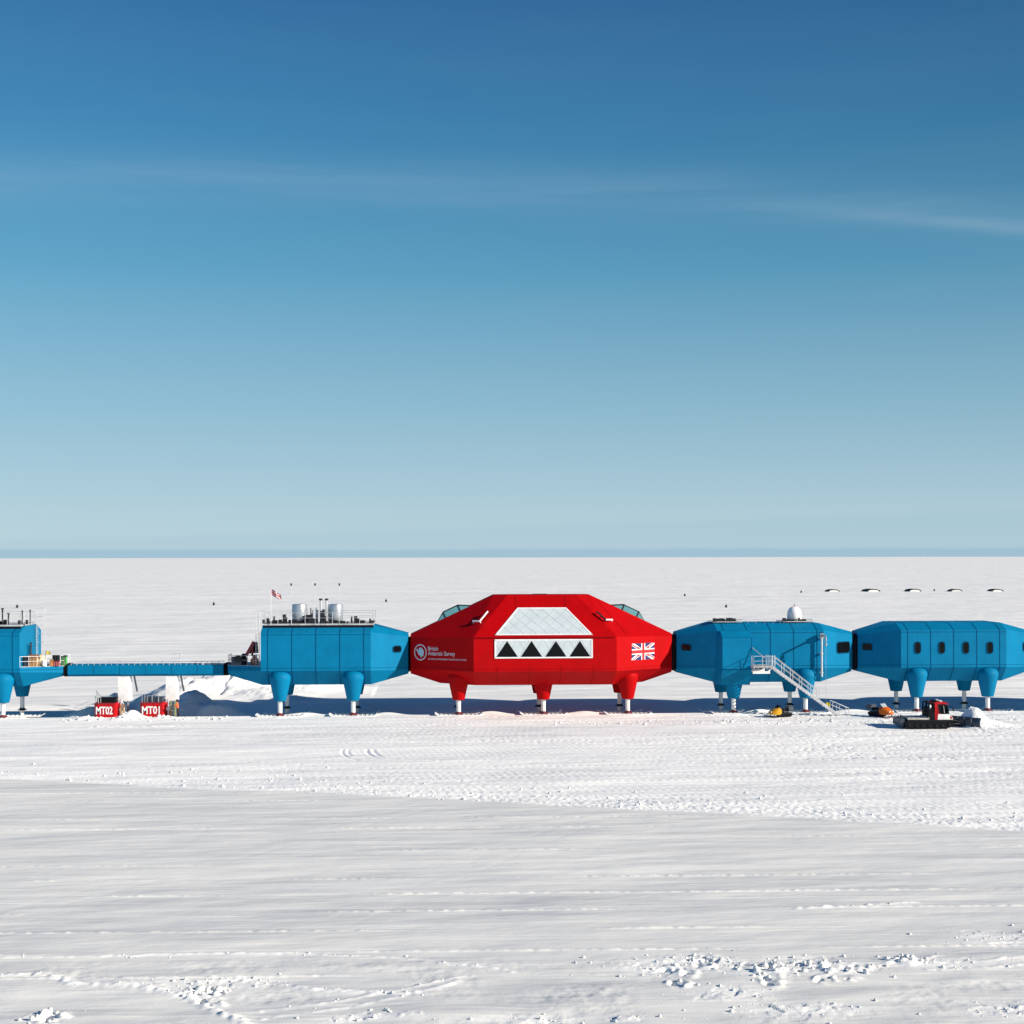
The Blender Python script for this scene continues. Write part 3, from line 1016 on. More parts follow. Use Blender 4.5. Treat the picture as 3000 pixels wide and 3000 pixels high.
# ---- module B with the silver tanks on its roof
def module_b():
    cx = -12.86
    org = (cx, YC, 0)
    r = thing('station_module', 'blue module with two silver tanks on its roof, left of the red module', 'building', org, MODG)
    blue_shell(cx, 'blunt', 'taper').build('shell', [BLUE, BLUE_SEAM], r, org, ang=20)
    deck_part(r, org, cx, -1, 5.3)
    for x in (-16.64, -9.01):
        for s in (-1, 1):
            add_leg(r, org, x, s, BLUE)
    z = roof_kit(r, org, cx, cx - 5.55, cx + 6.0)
    for u0, u1 in ((855, 899), (961, 1005)):
        Yt = 157.4
        xa, xb = X(u0, Yt), X(u1, Yt)
        zt = Z(u0, 1770, Yt)
        rad = (xb - xa) / 2
        t = MB().lathe([(rad * .97, z + .25), (rad, z + .3), (rad, zt - .1), (rad * .96, zt - .02), (rad * .5, zt + .03), (.02, zt + .04)], ((xa + xb) / 2, Yt, 0), 28)
        for k in (.33, .66):
            zz = z + .3 + (zt - z - .4) * k
            t.lathe([(rad, zz - .04), (rad + .03, zz - .03), (rad + .03, zz + .03), (rad, zz + .04)], ((xa + xb) / 2, Yt, 0), 28, caps=False)
        tk = t.build('tank', STEEL, r, org)
        b = MB()
        for a in range(4):
            ca, sa = math.cos(R(45 + 90 * a)) * rad * .8, math.sin(R(45 + 90 * a)) * rad * .8
            b.box(((xa + xb) / 2 + ca - .08, Yt + sa - .08, z - .01), ((xa + xb) / 2 + ca + .08, Yt + sa + .08, z + .27))
        b.box((xa + .1, Yt - rad * .8, z + .1), (xb - .1, Yt + rad * .8, z + .2))
        b.build('tank_stand', DARK, tk, org)
    for u in (939.5, 956.5):
        p = at(u, 1757, 157.0)
        e = MB().cyl((p.x, 157.0, z - .01), p, .11, n=12)
        ex = e.build('exhaust_pipe', GALV, r, org)
        MB().cyl(p - Vector((0, 0, .06)), p + Vector((0, 0, .13)), .19, n=12).build('rain_cap', DARK, ex, org)
    for u in (853, 923, 994):
        p = at(u, 1716, YC - 3.1)
        m_ = MB().cyl((p.x, YC - 3.12, ZROOF + .05), p, .018, .014, n=6).build('mast', GALV, r, org)
        MB().cyl(p, p + Vector((0, 0, .26)), .085, n=8).build('mast_lamp', DARK, m_, org)
    # plant between the tanks
    for u, v, w, h, y in ((902, 1783, .55, 1.0, 157.6), (913, 1781, .3, 1.2, 158.2), (928, 1780, .3, 1.1, 158.0), (945, 1785, .5, .9, 158.4)):
        p = at(u, v, y)
        MB().cyl((p.x, y, z - .01), (p.x, y, p.z), w / 2, n=10).build('vent_stack', GALV, r, org)
    for u, v, w in ((906, 1801, .7), (915, 1812, .9), (945, 1790, .45), (947, 1804, .5), (785, 1812, .3), (803, 1806, .18), (833, 1800, .35), (838, 1808, .25), (1030, 1806, .18),
                    (1042, 1805, .35), (1050, 1812, .3), (822, 1815, .3), (850, 1816, .35), (1084, 1812, .18), (773, 1815, .3), (808, 1817, .7), (866, 1818, .9), (975, 1817, .9), (1062, 1817, .5), (1090, 1817, .5)):
        p = at(u, v, 156.6)
        MB().box((p.x - w / 2, 156.5 - w / 3, z - .01), (p.x + w / 2, 156.5 + w / 3, p.z - .05)).box((p.x - w * .55, 156.5 - w * .4, p.z - .05), (p.x + w * .55, 156.5 + w * .4, p.z)).build('roof_equipment', DARK, r, org)
    for i in range(14):
        x = cx - 5.2 + i * .82 + random.uniform(-.2, .2)
        MB().box((x, 155.8, z - .01), (x + random.uniform(.2, .7), 156.2, z + random.uniform(.12, .3))).build('roof_equipment', DARK, r, org)
    # escape ladder up the blunt left wall
    lx = cx - HF
    L = MB()
    for x in (lx - .22, lx - .55):
        L.cyl((x, 154.9, 5.4), (x, 154.9, 11.1), .03, n=5)
    for i in range(18):
        L.cyl((lx - .22, 154.9, 5.6 + i * .3), (lx - .55, 154.9, 5.6 + i * .3), .016, n=5)
    L.rail([(lx - .6, 154.75, 9.9), (lx + .5, 154.75, 9.9)], 1.2, .55, .02)
    L.build('escape_ladder', GALV, r, org)
    rl = MB()
    zd = 5.35
    rl.rail([(cx - HF - .1, YC - HW + .2, zd), (cx - HE + .1, YC - 1.3, zd - .1), (cx - HE + .1, YC + 1.3, zd - .1)], 1.05, .9, .024)
    rl.build('deck_railing', GREY, r, org)
    facet_window(r, org, 1151, 1174, 1893, 1910, (cx + HF, YC - HW, 0), (cx + HE, YC - 1.35, 0), .22)
    return r, z


# ---- module C with the porch, stairs side and the white dome
def module_c():
    cx = 35.2
    org = (cx, YC, 0)
    r = thing('station_module', 'blue module with stairs and a white radar dome on its roof', 'building', org, MODG)
    blue_shell(cx).build('shell', [BLUE, BLUE_SEAM], r, org, ang=20)
    for x in (31.35, 39.1):
        for s in (-1, 1):
            add_leg(r, org, x, s, BLUE)
    # boxed-out porch on the near side
    yf = 152.95
    xl, xr = X(2116, yf), X(2202, yf)
    zt, zb = Z(2150, 1868, yf), Z(2150, 1962, yf)
    ybk = YC - HW + .3
    xs = X(2096, 154.4)
    prof = lambda x, yfr, k: [Vector((x, ybk + 1.2, 3.1)), Vector((x, yfr + 1.0, 3.1)), Vector((x, yfr, zb)), Vector((x, yfr, zt)), Vector((x, yfr + k, zt + .62)), Vector((x, ybk + .2, zt + .75))]
    p = MB()
    p.loft([[Vector((xs, ybk + (1.2 if i < 1 else .1), q.z)) if i in (0, 5) else Vector((xs, ybk - .05 + (.6 if i == 1 else 0), q.z)) for i, q in enumerate(prof(xs, yf, 1.1))],
            prof(xl, yf, 1.1), prof(xr, yf, 1.1)])
    p.box((xr - .035, yf - .014, zb), (xr + .012, yf + .01, zt), 1)
    p.box((xl - .02, yf - .014, zb), (xl + .025, yf + .01, zt), 1)
    p.box((xl + .026, yf - .013, zt - .02), (xr - .036, yf + .01, zt + .02), 1)
    p.box((xl + .026, yf - .013, zb - .02), (xr - .036, yf + .01, zb + .02), 1)
    p.build('porch', [BLUE, BLUE_SEAM], r, org, ang=15)
    o, e, n = (Vector((0, 0, 0)),) * 3
    facet_window(r, org, 1997, 2024, 1888, 1905, (cx - HF, YC - HW, 0), (cx - HE, YC - 1.35, 0), .2)
    facet_window(r, org, 2451, 2488, 1881, 1912.5, (cx + HF, YC - HW, 0), (cx + HE, YC - 1.35, 0), .32)
    # door opening onto the stair head, in the porch's right wall
    dr = MB().box((xr - .02, yf + .25, 5.25), (xr + .03, yf + 1.2, 7.3)).build('door', BLUE_SEAM, r, org)
    MB().cyl((xr + .03, yf + .4, 6.2), (xr + .11, yf + .4, 6.2), .03, n=6).build('handle', STEEL, dr, org)
    # roof racks
    z = ZROOF
    for (u0, u1, dens) in ((2088, 2172, 9), (2292, 2378, 8)):
        xa, xb = X(u0, 156.6), X(u1, 156.6)
        q = MB().box((xa, 156.3, z + .12), (xb, 159.6, z + .2), 1)
        for x in (xa + .05, (xa + xb) / 2, xb - .05):
            for y in (156.4, 159.5):
                q.cyl((x, y, z - .05), (x, y, z + .14), .04, n=6)
        q.box((xa, 156.28, z + .18), (xa + .35, 156.7, z + .55), 0)
        q.tube([(xa, 156.35, z + .42), (xb, 156.35, z + .42)], .025)
        for x in np.linspace(xa + .1, xb - .1, 6):
            q.cyl((x, 156.35, z + .15), (x, 156.35, z + .42), .02, n=5)
        for i in range(dens):
            x = xa + .3 + (xb - xa - .8) * i / dens
            q.box((x, 156.8, z + .2), (x + random.uniform(.15, .4), 157.4, z + random.uniform(.3, .62)), 0)
        q.build('roof_rack', [DARK, GALV], r, org)
    ra = MB()
    ra.tube([(X(2172, 156.4), 156.4, z + .42), (X(2292, 156.4), 156.4, z + .42)], .018)
    for u in (2190, 2215, 2240, 2265, 2285):
        ra.cyl((X(u, 156.4), 156.4, z - .02), (X(u, 156.4), 156.4, z + .42), .016, n=5)
    ra.build('roof_handrail', GALV, r, org)
    # davit for hauling loads, its arm reaching towards the viewer
    px = X(2407, 153.95)
    d = MB()
    d.cyl((px, 153.95, 3.9), (px, 153.95, 8.35), .11, n=10)
    for zz in (4.3, 6.3, 7.9):
        d.box((px - .16, 153.9, zz), (px + .16, 154.45, zz + .12))
    dv = d.build('davit', GALV, r, org)
    a = MB().cyl((px, 154.05, 8.3), (px, 152.3, 8.3), .12, .09, n=10)
    a.box((px - .2, 153.7, 8.05), (px + .2, 154.15, 8.5))
    a.cyl((px, 152.3, 8.15), (px, 152.3, 7.75), .11, n=8).cyl((px, 152.3, 7.6), (px, 152.3, 7.3), .14, n=8)
    a.build('davit_arm', GREY, dv, org)
    MB().cyl((px, 152.3, .4), (px, 152.3, 8.1), .012, n=5).build('davit_cable', GREY, dv, org)
    return r


def module_d():
    cx = 55.0
    org = (cx, YC, 0)
    r = thing('station_module', 'blue module with four upright oval windows, rightmost of the row in the picture', 'building', org, MODG)
    blue_shell(cx).build('shell', [BLUE, BLUE_SEAM], r, org, ang=20)
    for x in (51.15, 58.9):
        for s in (-1, 1):
            add_leg(r, org, x, s, BLUE)
    yf = YC - HW
    for u in (2688, 2758.5, 2829, 2899.5):
        c = at(u, 1897.5, yf)
        add_window(r, org, c, Vector((1, 0, 0)), Vector((0, -1, 0)), .62, 1.2, .305)
    facet_window(r, org, 2527, 2554, 1886, 1904, (cx - HF, yf, 0), (cx - HE, YC - 1.35, 0), .2)
    facet_window(r, org, 2996, 3026, 1882, 1906, (cx + HF, yf, 0), (cx + HE, YC - 1.35, 0), .25)
    return r


MA, _ = module_a()
MBm, _ = module_b()
MC = module_c()
MD = module_d()
ME = copy_tree(MD)
ME.location.x += 19.75
ME['label'] = 'blue module next in the row beyond the right frame edge'


# ---- the flexible gangways between the modules
def gangway(x0, x1, label, z0=4.35, z1=8.25, hw=1.22):
    mb = MB()
    secs = []
    k = 6
    for i in range(k + 1):
        s = 1.0 if i % 2 == 0 else .93
        x = x0 + (x1 - x0) * i / k
        zc, hz = (z0 + z1) / 2, (z1 - z0) / 2
        secs.append([Vector((x, YC + a * s, zc + b * s)) for a, b in
                     ((-hw, -hz + .3), (-hw, hz - .3), (-hw + .3, hz), (hw - .3, hz), (hw, hz - .3), (hw, -hz + .3), (hw - .3, -hz), (-hw + .3, -hz))])
    mb.loft(secs)
    mb.v = [p - Vector(((x0 + x1) / 2, YC, z0)) for p in mb.v]
    o = mb.build('gangway', BLACK, loc=((x0 + x1) / 2, YC, z0), ang=20)
    o['label'] = label
    o['category'] = 'gangway'
    o['group'] = 'black gangways between the modules'
    return o


gangway(-3.32, -2.96, 'black bellows gangway joining the silver-tank module to the red module', z1=8.15)
gangway(25.0, 25.68, 'black bellows gangway between the red module and the module with the dome')
gangway(44.7, 45.5, 'black bellows gangway between the dome module and the oval-window module')
gangway(64.5, 65.25, 'black bellows gangway at the right end of the oval-window module')
gangway(-39.56, -39.2, 'low black bellows at the left end of the blue bridge', 4.1, 5.42, 1.45)
gangway(-22.8, -22.4, 'low black bellows at the right end of the blue bridge', 4.1, 5.42, 1.45)


# ---- the red module
def module_red():
    cx = 11.04
    org = (cx, YC, 0)
    r = thing('station_module', 'large red two-storey module with white triangle-patterned glazing in the middle of the row', 'building', org)
    V = {}
    vs, fs = [], []

    def P(dx, dy, z):
        k = (round(dx, 3), round(dy, 3), round(z, 3))
        if k not in V:
            V[k] = len(vs)
            vs.append(Vector((cx + dx, YC + dy, z)))
        return V[k]
    ZU, ZL = 8.35, 4.80
    HFy, FX, EX = 6.7, 7.43, 14.05
    for sx in (-1, 1):
        for sy in (-1, 1):
            fb, eb = P(sx * FX, sy * HFy, ZL), P(sx * EX, sy * 1.35, 4.72)
            ft, et = P(sx * FX, sy * HFy, ZU), P(sx * EX, sy * 1.35, 8.15)
            ee, e0 = P(sx * EX, sy * .95, 8.42), P(sx * EX, sy * .95, 4.22)
            rf, rs = P(sx * 3.77, sy * 2.0, 12.62), P(sx * 5.15, sy * 1.3, 12.62)
            bf, bs = P(sx * 7.2, sy * 4.25, 3.2), P(sx * 10.9, sy * 1.2, 3.2)
            fs += [(fb, eb, et, ft), (ft, et, ee, rs), (ft, rs, rf), (fb, bf, bs), (fb, bs, e0, eb)]
        fs += [tuple(P(sx * EX, y, z) for y, z in ((-.95, 4.22), (-1.35, 4.72), (-1.35, 8.15), (-.95, 8.42), (.95, 8.42), (1.35, 8.15), (1.35, 4.72), (.95, 4.22))),
               tuple(P(*q) for q in ((sx * EX, -.95, 8.42), (sx * EX, .95, 8.42), (sx * 5.15, 1.3, 12.62), (sx * 5.15, -1.3, 12.62))),
               tuple(P(*q) for q in ((sx * EX, -.95, 4.22), (sx * EX, .95, 4.22), (sx * 10.9, 1.2, 3.2), (sx * 10.9, -1.2, 3.2)))]
    for sy in (-1, 1):
        fs += [tuple(P(s * FX, sy * HFy, z) for s, z in ((-1, ZL), (1, ZL), (1, ZU), (-1, ZU))),
               (P(-FX, sy * HFy, ZU), P(FX, sy * HFy, ZU), P(3.77, sy * 2.0, 12.62), P(-3.77, sy * 2.0, 12.62)),
               (P(-FX, sy * HFy, ZL), P(FX, sy * HFy, ZL), P(7.2, sy * 4.25, 3.2), P(-7.2, sy * 4.25, 3.2))]
    fs.append(tuple(P(*q) for q in ((-3.77, -2, 12.62), (3.77, -2, 12.62), (5.15, -1.3, 12.62), (5.15, 1.3, 12.62), (3.77, 2, 12.62), (-3.77, 2, 12.62), (-5.15, 1.3, 12.62), (-5.15, -1.3, 12.62))))
    fs.append(tuple(P(*q) for q in ((-7.2, -4.25, 3.2), (7.2, -4.25, 3.2), (10.9, -1.2, 3.2), (10.9, 1.2, 3.2), (7.2, 4.25, 3.2), (-7.2, 4.25, 3.2), (-10.9, 1.2, 3.2), (-10.9, -1.2, 3.2))))
    mb = MB().add(vs, fs)
    yf = YC - HFy
    S0, S1 = Vector((0, yf, ZU)), Vector((0, YC - 2.0, 12.62))
    sd_ = (S1 - S0).normalized()
    sn = Vector((0, -sd_.z, sd_.y))
    # panel joints: low wall, belly and the slope above the glazing
    for dx in (-5.0, -1.65, 1.65, 5.0):
        x = cx + dx
        lo = ZL
        mb.box((x - .03, yf - .012, lo), (x + .03, yf + .01, 5.35), 1)
        a, b = Vector((x, yf, ZL)), Vector((x * 1.0, YC - 4.25, 3.2))
        n = Vector((0, -(ZL - 3.2), -(HFy - 4.25))).normalized()
        mb.slab([a + Vector((-.03, 0, 0)), a + Vector((.03, 0, 0)), b + Vector((.03, 0, 0)), b + Vector((-.03, 0, 0))], n, -.01, .012, 1)
    for u in (1511, 1657):
        a = on_plane(u, 1780, S0, sn)
        b = on_plane(u, 1744.5, S0, sn)
        b.x = a.x
        mb.slab([a + Vector((-.04, 0, 0)), a + Vector((.04, 0, 0)), b + Vector((.04, 0, 0)), b + Vector((-.04, 0, 0))], sn, -.01, .014, 1)
    mb.box((cx - FX, yf - .013, 5.0), (cx + FX, yf + .01, 5.04), 1)
    for sx in (-1, 1):
        p0, p1 = Vector((cx + sx * FX, yf, 5.0)), Vector((cx + sx * EX, YC - 1.35, 5.0))
        o, e, n = facet(p0, p1)
        mb.slab([p0, p1, p1 + Vector((0, 0, .04)), p0 + Vector((0, 0, .04))], n, -.012, .013, 1)
    # eaves lip between slope and wall
    mb.box((cx - FX + .2, yf - .10, ZU - .07), (cx + FX - .2, yf + .05, ZU + .03), 1)
    mb.build('shell', [RED, RED_SEAM], r, org, ang=8)
    for x in (2.08, 11.05, 20.01):
        for s in (-1, 1):
            add_leg(r, org, x, s, RED)

    # glazing ----------------------------------------------------------
    def glaze(pts3, nrm, ex, ey, diag, name):
        o = pts3[0]
        poly = [((p - o).dot(ex), (p - o).dot(ey)) for p in pts3]
        if sum(poly[i][0] * poly[(i + 1) % 4][1] - poly[(i + 1) % 4][0] * poly[i][1] for i in range(4)) < 0:
            poly = poly[::-1]
        to3 = lambda q: [o + ex * a + ey * b for a, b in q]
        g = MB().slab(to3(poly), nrm, -.02, .045, 0)
        xs = [p[0] for p in poly]
        ys = [p[1] for p in poly]
        for sl, sp, wd in diag:
            k = min(xs) - 8
            while k < max(xs) + 8:
                y0, y1 = min(ys) - .1, max(ys) + .1
                strip = [(k, y0), (k + wd, y0), (k + wd + (y1 - y0) * sl, y1), (k + (y1 - y0) * sl, y1)]
                c = clip_poly(strip, poly)
                if len(c) > 2:
                    g.slab(to3(c), nrm, .045, .052 + .003 * (sl > 0), 1)
                k += sp
        win = g.build(name, [PANEL, PBAR], r, org)
        f = MB()
        cxm = sum(xs) / 4
        cym = sum(ys) / 4
        n_ = len(poly)
        for i in range(n_):
            a, b = Vector(poly[i]), Vector(poly[(i + 1) % n_])
            d = (b - a).normalized()
            nn = Vector((-d.y, d.x))
            f.slab(to3([a, b, b + nn * .15 - d * .1, a + nn * .15 + d * .1]), nrm, .03, .075, 0)
        f.build('frame', FLAGWHITE, win, org)
        return win
    ex = Vector((1, 0, 0))
    up3 = [on_plane(u, v, S0, sn) for u, v in ((1449.6, 1862), (1736.5, 1861), (1658, 1780.5), (1516, 1782))]
    up3[0].z = up3[1].z = (up3[0].z + up3[1].z) / 2
    up3[0].y = up3[1].y = (up3[0].y + up3[1].y) / 2
    up3[2].y = up3[3].y = (up3[2].y + up3[3].y) / 2
    up3[2].z = up3[3].z = (up3[2].z + up3[3].z) / 2
    glaze(up3, sn, ex, sd_, [(-.82, 1.25, .05), (.82, 1.25, .03)], 'window')
    fn = Vector((0, -1, 0))
    lo3 = [at(u, v, yf) for u, v in ((1448.5, 1929), (1736, 1928), (1736, 1872), (1448.5, 1873))]
    for i, j in ((0, 1), (2, 3)):
        z = (lo3[i].z + lo3[j].z) / 2
        lo3[i].z = lo3[j].z = z
    w2 = glaze(lo3, fn, ex, Vector((0, 0, 1)), [(-.62, 1.3, .04), (.62, 1.3, .03)], 'window')
    for u in (1485.4, 1556.7, 1628, 1698.5):
        a = at(u, 1878, yf)
        b0, b1 = at(u - 31.5, 1924.5, yf), at(u + 31.5, 1924.5, yf)
        MB().slab([b0, b1, a], fn, .05, .062).build('pane', GLASS, w2, org)

    # flag painted on the right-hand wall -------------------------------
    p0, p1 = Vector((cx + FX, yf, 0)), Vector((cx + EX, YC - 1.35, 0))
    o, e, n = facet(p0, p1)
    A, B = on_plane(1850, 1935, o, n), on_plane(1916, 1935, o, n)
    C = on_plane(1850, 1886, o, n)
    w, h = (B - A).length, C.z - A.z
    base = A + Vector((0, 0, 0))
    to3 = lambda q: [base + e * a + Vector((0, 0, b)) for a, b in q]
    rect = [(0, 0), (w, 0), (w, h), (0, h)]
    fl = MB().slab(to3(rect), n, .004, .010, 0)

    def diag(a, b, w0, w1, m_, t):
        a, b = Vector(a), Vector(b)
        d = (b - a).normalized()
        nn = Vector((-d.y, d.x))
        q = [tuple(a - d + nn * w0), tuple(b + d + nn * w0), tuple(b + d + nn * w1), tuple(a - d + nn * w1)]
        q2 = clip_poly(q, rect)
        if len(q2) > 2:
            fl.slab(to3(q2), n, t, t + .005, m_)
    k = h / 30
    diag((0, 0), (w, h), -3 * k, 3 * k, 1, .011)
    diag((0, h), (w, 0), -3 * k, 3 * k, 1, .017)
    c_ = (w / 2, h / 2)
    diag((0, 0), c_, -2 * k, 0, 2, .023)
    diag(c_, (w, h), 0, 2 * k, 2, .023)
    diag((0, h), c_, -2 * k, 0, 2, .029)
    diag(c_, (w, 0), 0, 2 * k, 2, .029)
    fl.slab(to3([(0, h / 2 - 5 * k), (w, h / 2 - 5 * k), (w, h / 2 + 5 * k), (0, h / 2 + 5 * k)]), n, .035, .040, 1)
    fl.slab(to3([(w / 2 - 5 * k, 0), (w / 2 + 5 * k, 0), (w / 2 + 5 * k, h), (w / 2 - 5 * k, h)]), n, .041, .046, 1)
    fl.slab(to3([(0, h / 2 - 3 * k), (w, h / 2 - 3 * k), (w, h / 2 + 3 * k), (0, h / 2 + 3 * k)]), n, .047, .052, 2)
    fl.slab(to3([(w / 2 - 3 * k, 0), (w / 2 + 3 * k, 0), (w / 2 + 3 * k, h), (w / 2 - 3 * k, h)]), n, .053, .058, 2)
    fl.build('flag_panel', [FLAGBLUE, FLAGWHITE, FLAGRED], r, org)

    # emblem and lettering on the left-hand wall ------------------------
    q0, q1 = Vector((cx - FX, yf, 0)), Vector((cx - EX, YC - 1.35, 0))
    o, e, n = facet(q1, q0)
    cc = on_plane(1231.5, 1911, o, n)
    wl = on_plane(1213.7, 1911, o, n)
    wr = on_plane(1249, 1911, o, n)
    rad = (on_plane(1231.5, 1887.5, o, n).z - on_plane(1231.5, 1935, o, n).z) / 2
    em = MB()
    ring = [[cc + e * (rr * math.cos(a)) + Vector((0, 0, rr * math.sin(a))) + n * .02 for a in np.linspace(0, 2 * math.pi, 33)[:-1]] for rr in (rad, rad * .86)]
    nb = 32
    em.add(ring[0] + ring[1], [(i, (i + 1) % nb, nb + (i + 1) % nb, nb + i) for i in range(nb)], 0)
    outline = [(-.70, .33), (-.62, .50), (-.40, .30), (-.30, .22), (-.22, .55), (0, .66), (.25, .60), (.42, .40), (.55, .28), (.60, 0), (.52, -.25), (.50, -.48), (.25, -.50), (.18, -.72), (.02, -.60),
               (-.05, -.42), (-.28, -.38), (-.45, -.18), (-.48, .06), (-.62, .12)]
    pts = [cc + e * (a * rad * .92) + Vector((0, 0, b * rad * .92)) + n * .018 for a, b in outline]
    ctr = cc + n * .018
    em.add(pts + [ctr], [(i, (i + 1) % len(pts), len(pts)) for i in range(len(pts))], 1)
    em.build('emblem', [MARK, LOGOBLUE], r, org)
    tx = MB()

    def line(body, u0, u1, vbase, vbase1, size):
        a, b = on_plane(u0, vbase, o, n), on_plane(u1, vbase1, o, n)
        sl = (b.z - a.z) / (b - a).to_2d().length
        W = (b - a).to_2d().length
        text_mb(tx, body, size, lambda x, y: (a + e * x + Vector((0, 0, y + x * sl)), n), t1=.02, offset=size * .012, width=W)
    line('British', 1254, 1283.5, 1905.5, 1906.5, .62)
    line('Antarctic Survey', 1254, 1333, 1919.5, 1921.5, .62)
    line('NATURAL ENVIRONMENT RESEARCH COUNCIL', 1254, 1367, 1932.5, 1936, .23)
    tx.build('lettering', MARK, r, org)

    # skylights on the end ridges, hatch and step rails -----------------
    for sx in (-1, 1):
        a, b = Vector((cx + sx * EX, YC, 8.42)), Vector((cx + sx * 5.15, YC, 12.62))
        d = (b - a).normalized()
        nn = Vector((-d.z * sx * -1, 0, abs(d.x)))
        nn = Vector((sx * abs(d.z), 0, abs(d.x)))
        L0 = (b - a).length
        s0, s1 = .33 * L0, .72 * L0
        hs = (0.0, .62, .62, 0.0)
        ss = (s0, s0 + .9, s1 - 1.2, s1)
        secs = [[a + d * s + Vector((0, yy, 0)) + nn * hh for yy, hh in ((-.92, -.05), (-.8, h), (.8, h), (.92, -.05))] for s, h in zip(ss, hs)]
        sk = MB().loft(secs).build('skylight', TEAL, r, org)
        f = MB()
        for s, h in zip(ss[1:3], hs[1:3]):
            f.tube([a + d * s + Vector((0, -.93, 0)), a + d * s + Vector((0, -.81, 0)) + nn * h, a + d * s + Vector((0, .81, 0)) + nn * h, a + d * s + Vector((0, .93, 0))], .06, 6)
        for yy in (-.81, .81):
            f.tube([a + d * s + Vector((0, yy, 0)) + nn * h for s, h in zip(ss, hs)], .045, 6)
        f.build('skylight_frame', DARK, sk, org)
        # access step and hand rail near the corner of the slope
        st = MB()
        if sx < 0:
            pts = [(1387, 1825), (1408, 1825), (1431, 1797)]
        else:
            pts = [(1791, 1821), (1771, 1821), (1746, 1797)]
        fn0 = Vector((cx + sx * FX, yf, ZU))
        f1 = Vector((cx + sx * 5.15, YC - 1.3, 12.62))
        f2 = Vector((cx + sx * EX, YC - .95, 8.42))
        pn = (f1 - fn0).cross(f2 - fn0).normalized()
        if pn.y > 0:
            pn = -pn
        ends = ((1835, 1857), (1747, 1757)) if sx > 0 else ((1343, 1862), (1436, 1757))
        g0, g1 = (on_plane(u, v, fn0, pn) for u, v in ends)
        gd = (g1 - g0).normalized().cross(pn) * .03
        MB().slab([g0 - gd, g0 + gd, g1 + gd, g1 - gd], pn, -.02, .02).build('panel_joint', RED_SEAM, r, org)
        q = [on_plane(u, v, fn0, pn) for u, v in pts]
        q = [p + pn * .25 for p in q]
        for i in range(2):
            m_ = 0 if (sx < 0 or i == 0) else 1
            st.cyl(q[i], q[i + 1], .09, n=8, m=m_)
            st.cyl(q[i], q[i] - pn * .3, .05, n=6, m=m_)
        st.cyl(q[2], q[2] - pn * .3, .05, n=6, m=1)
        mid = q[1].lerp(q[2], .5)
        st.cyl(mid, mid - pn * .3, .05, n=6, m=1)
        st.build('hand_rail', [FLAGWHITE, DARK], r, org)
    MB().box((X(1562, 157), 156.8, 12.6), (X(1602, 157), 158, 12.72)).build('roof_hatch', MAROON, r, org)
    return r


MR = module_red()


# ---- low blue bridge with its white supports
def bridge():
    xa, xb = -39.15, -22.85
    org = ((xa + xb) / 2, YC, 0)
    r = thing('bridge', 'low blue covered bridge on two white tapered supports, linking the two tower modules', 'bridge', org)
    z0, z1 = 4.12, 5.28
    sec = lambda x: [Vector((x, YC + a, b)) for a, b in ((-1.15, z0), (-1.4, z0 + .22), (-1.4, z1 - .05), (-1.33, z1), (1.33, z1), (1.4, z1 - .05), (1.4, z0 + .22), (1.15, z0))]
    mb = MB().loft([sec(xa), sec(xb)])
    for i in range(1, 6):
        x = xa + (xb - xa) * i / 6
        mb.box((x - .02, YC - 1.412, z0 + .24), (x + .02, YC - 1.39, z1 - .06), 1)
    mb.build('beam', [BLUE, BLUE_SEAM], r, org, ang=20)
    t = MB()
    for y in (YC - 1.2, YC + 1.2):
        for i in range(27):
            x = xa + .3 + (xb - xa - .6) * i / 26
            t.cyl((x, y, z1 - .01), (x, y, z1 + .22), .025, n=5)
        t.cyl((xa + .3, y, z1 + .2), (xb - .3, y, z1 + .2), .03, n=6)
    t.box((X(590, YC - .8), YC - .9, z1 - .005), (X(660, YC - .8), YC - .5, z1 + .14))
    t.build('pipe_rail', GALV, r, org)
    g = MB()
    g.rail([(X(500, YC), YC - .6, z1 - .01), (X(523, YC), YC - .6, z1 - .01)], 1.1, .7, .016)
    g.rail([(X(500, YC), YC + .6, z1 - .01), (X(523, YC), YC + .6, z1 - .01)], 1.1, .7, .016)
    g.build('hand_rail', GALV, r, org)
    for u0, u1 in ((345, 375), (485, 514)):
        x0, x1 = X(u0, 156.6), X(u1, 156.6)
        s = MB()
        secs = [[Vector((x0 + a, 156.6, z)), Vector((x1 + b, 156.6, z)), Vector((x1 + b, 158.3 + c, z)), Vector((x0 + a, 158.3 + c, z))]
                for a, b, c, z in ((0.0, .07, .1, 1.55), (0, .02, .05, 3.6), (0, 0, 0, 4.05), (.12, -.12, -.1, 4.115))]
        s.loft(secs)
        s.box((x0 - .05, 156.9, 1.6), (x0, 157.6, 4.0), 1)
        lg = s.build('support', [WHITE, GREY], r, org, ang=20)
        st = MB()
        st.cyl((x1 + .05, 159.2, 4.2), (x1 + .42, 159.2, 2.3), .10, n=8)
        st.box((x0 + .15, 157.0, -.5), (x0 + .33, 157.2, 1.56), 0)
        st.box((x1 - .2, 157.0, -.5), (x1 - .02, 157.2, 1.56), 0)
        st.build('strut', [GREY, OLIVE], lg, org)
    return r


bridge()


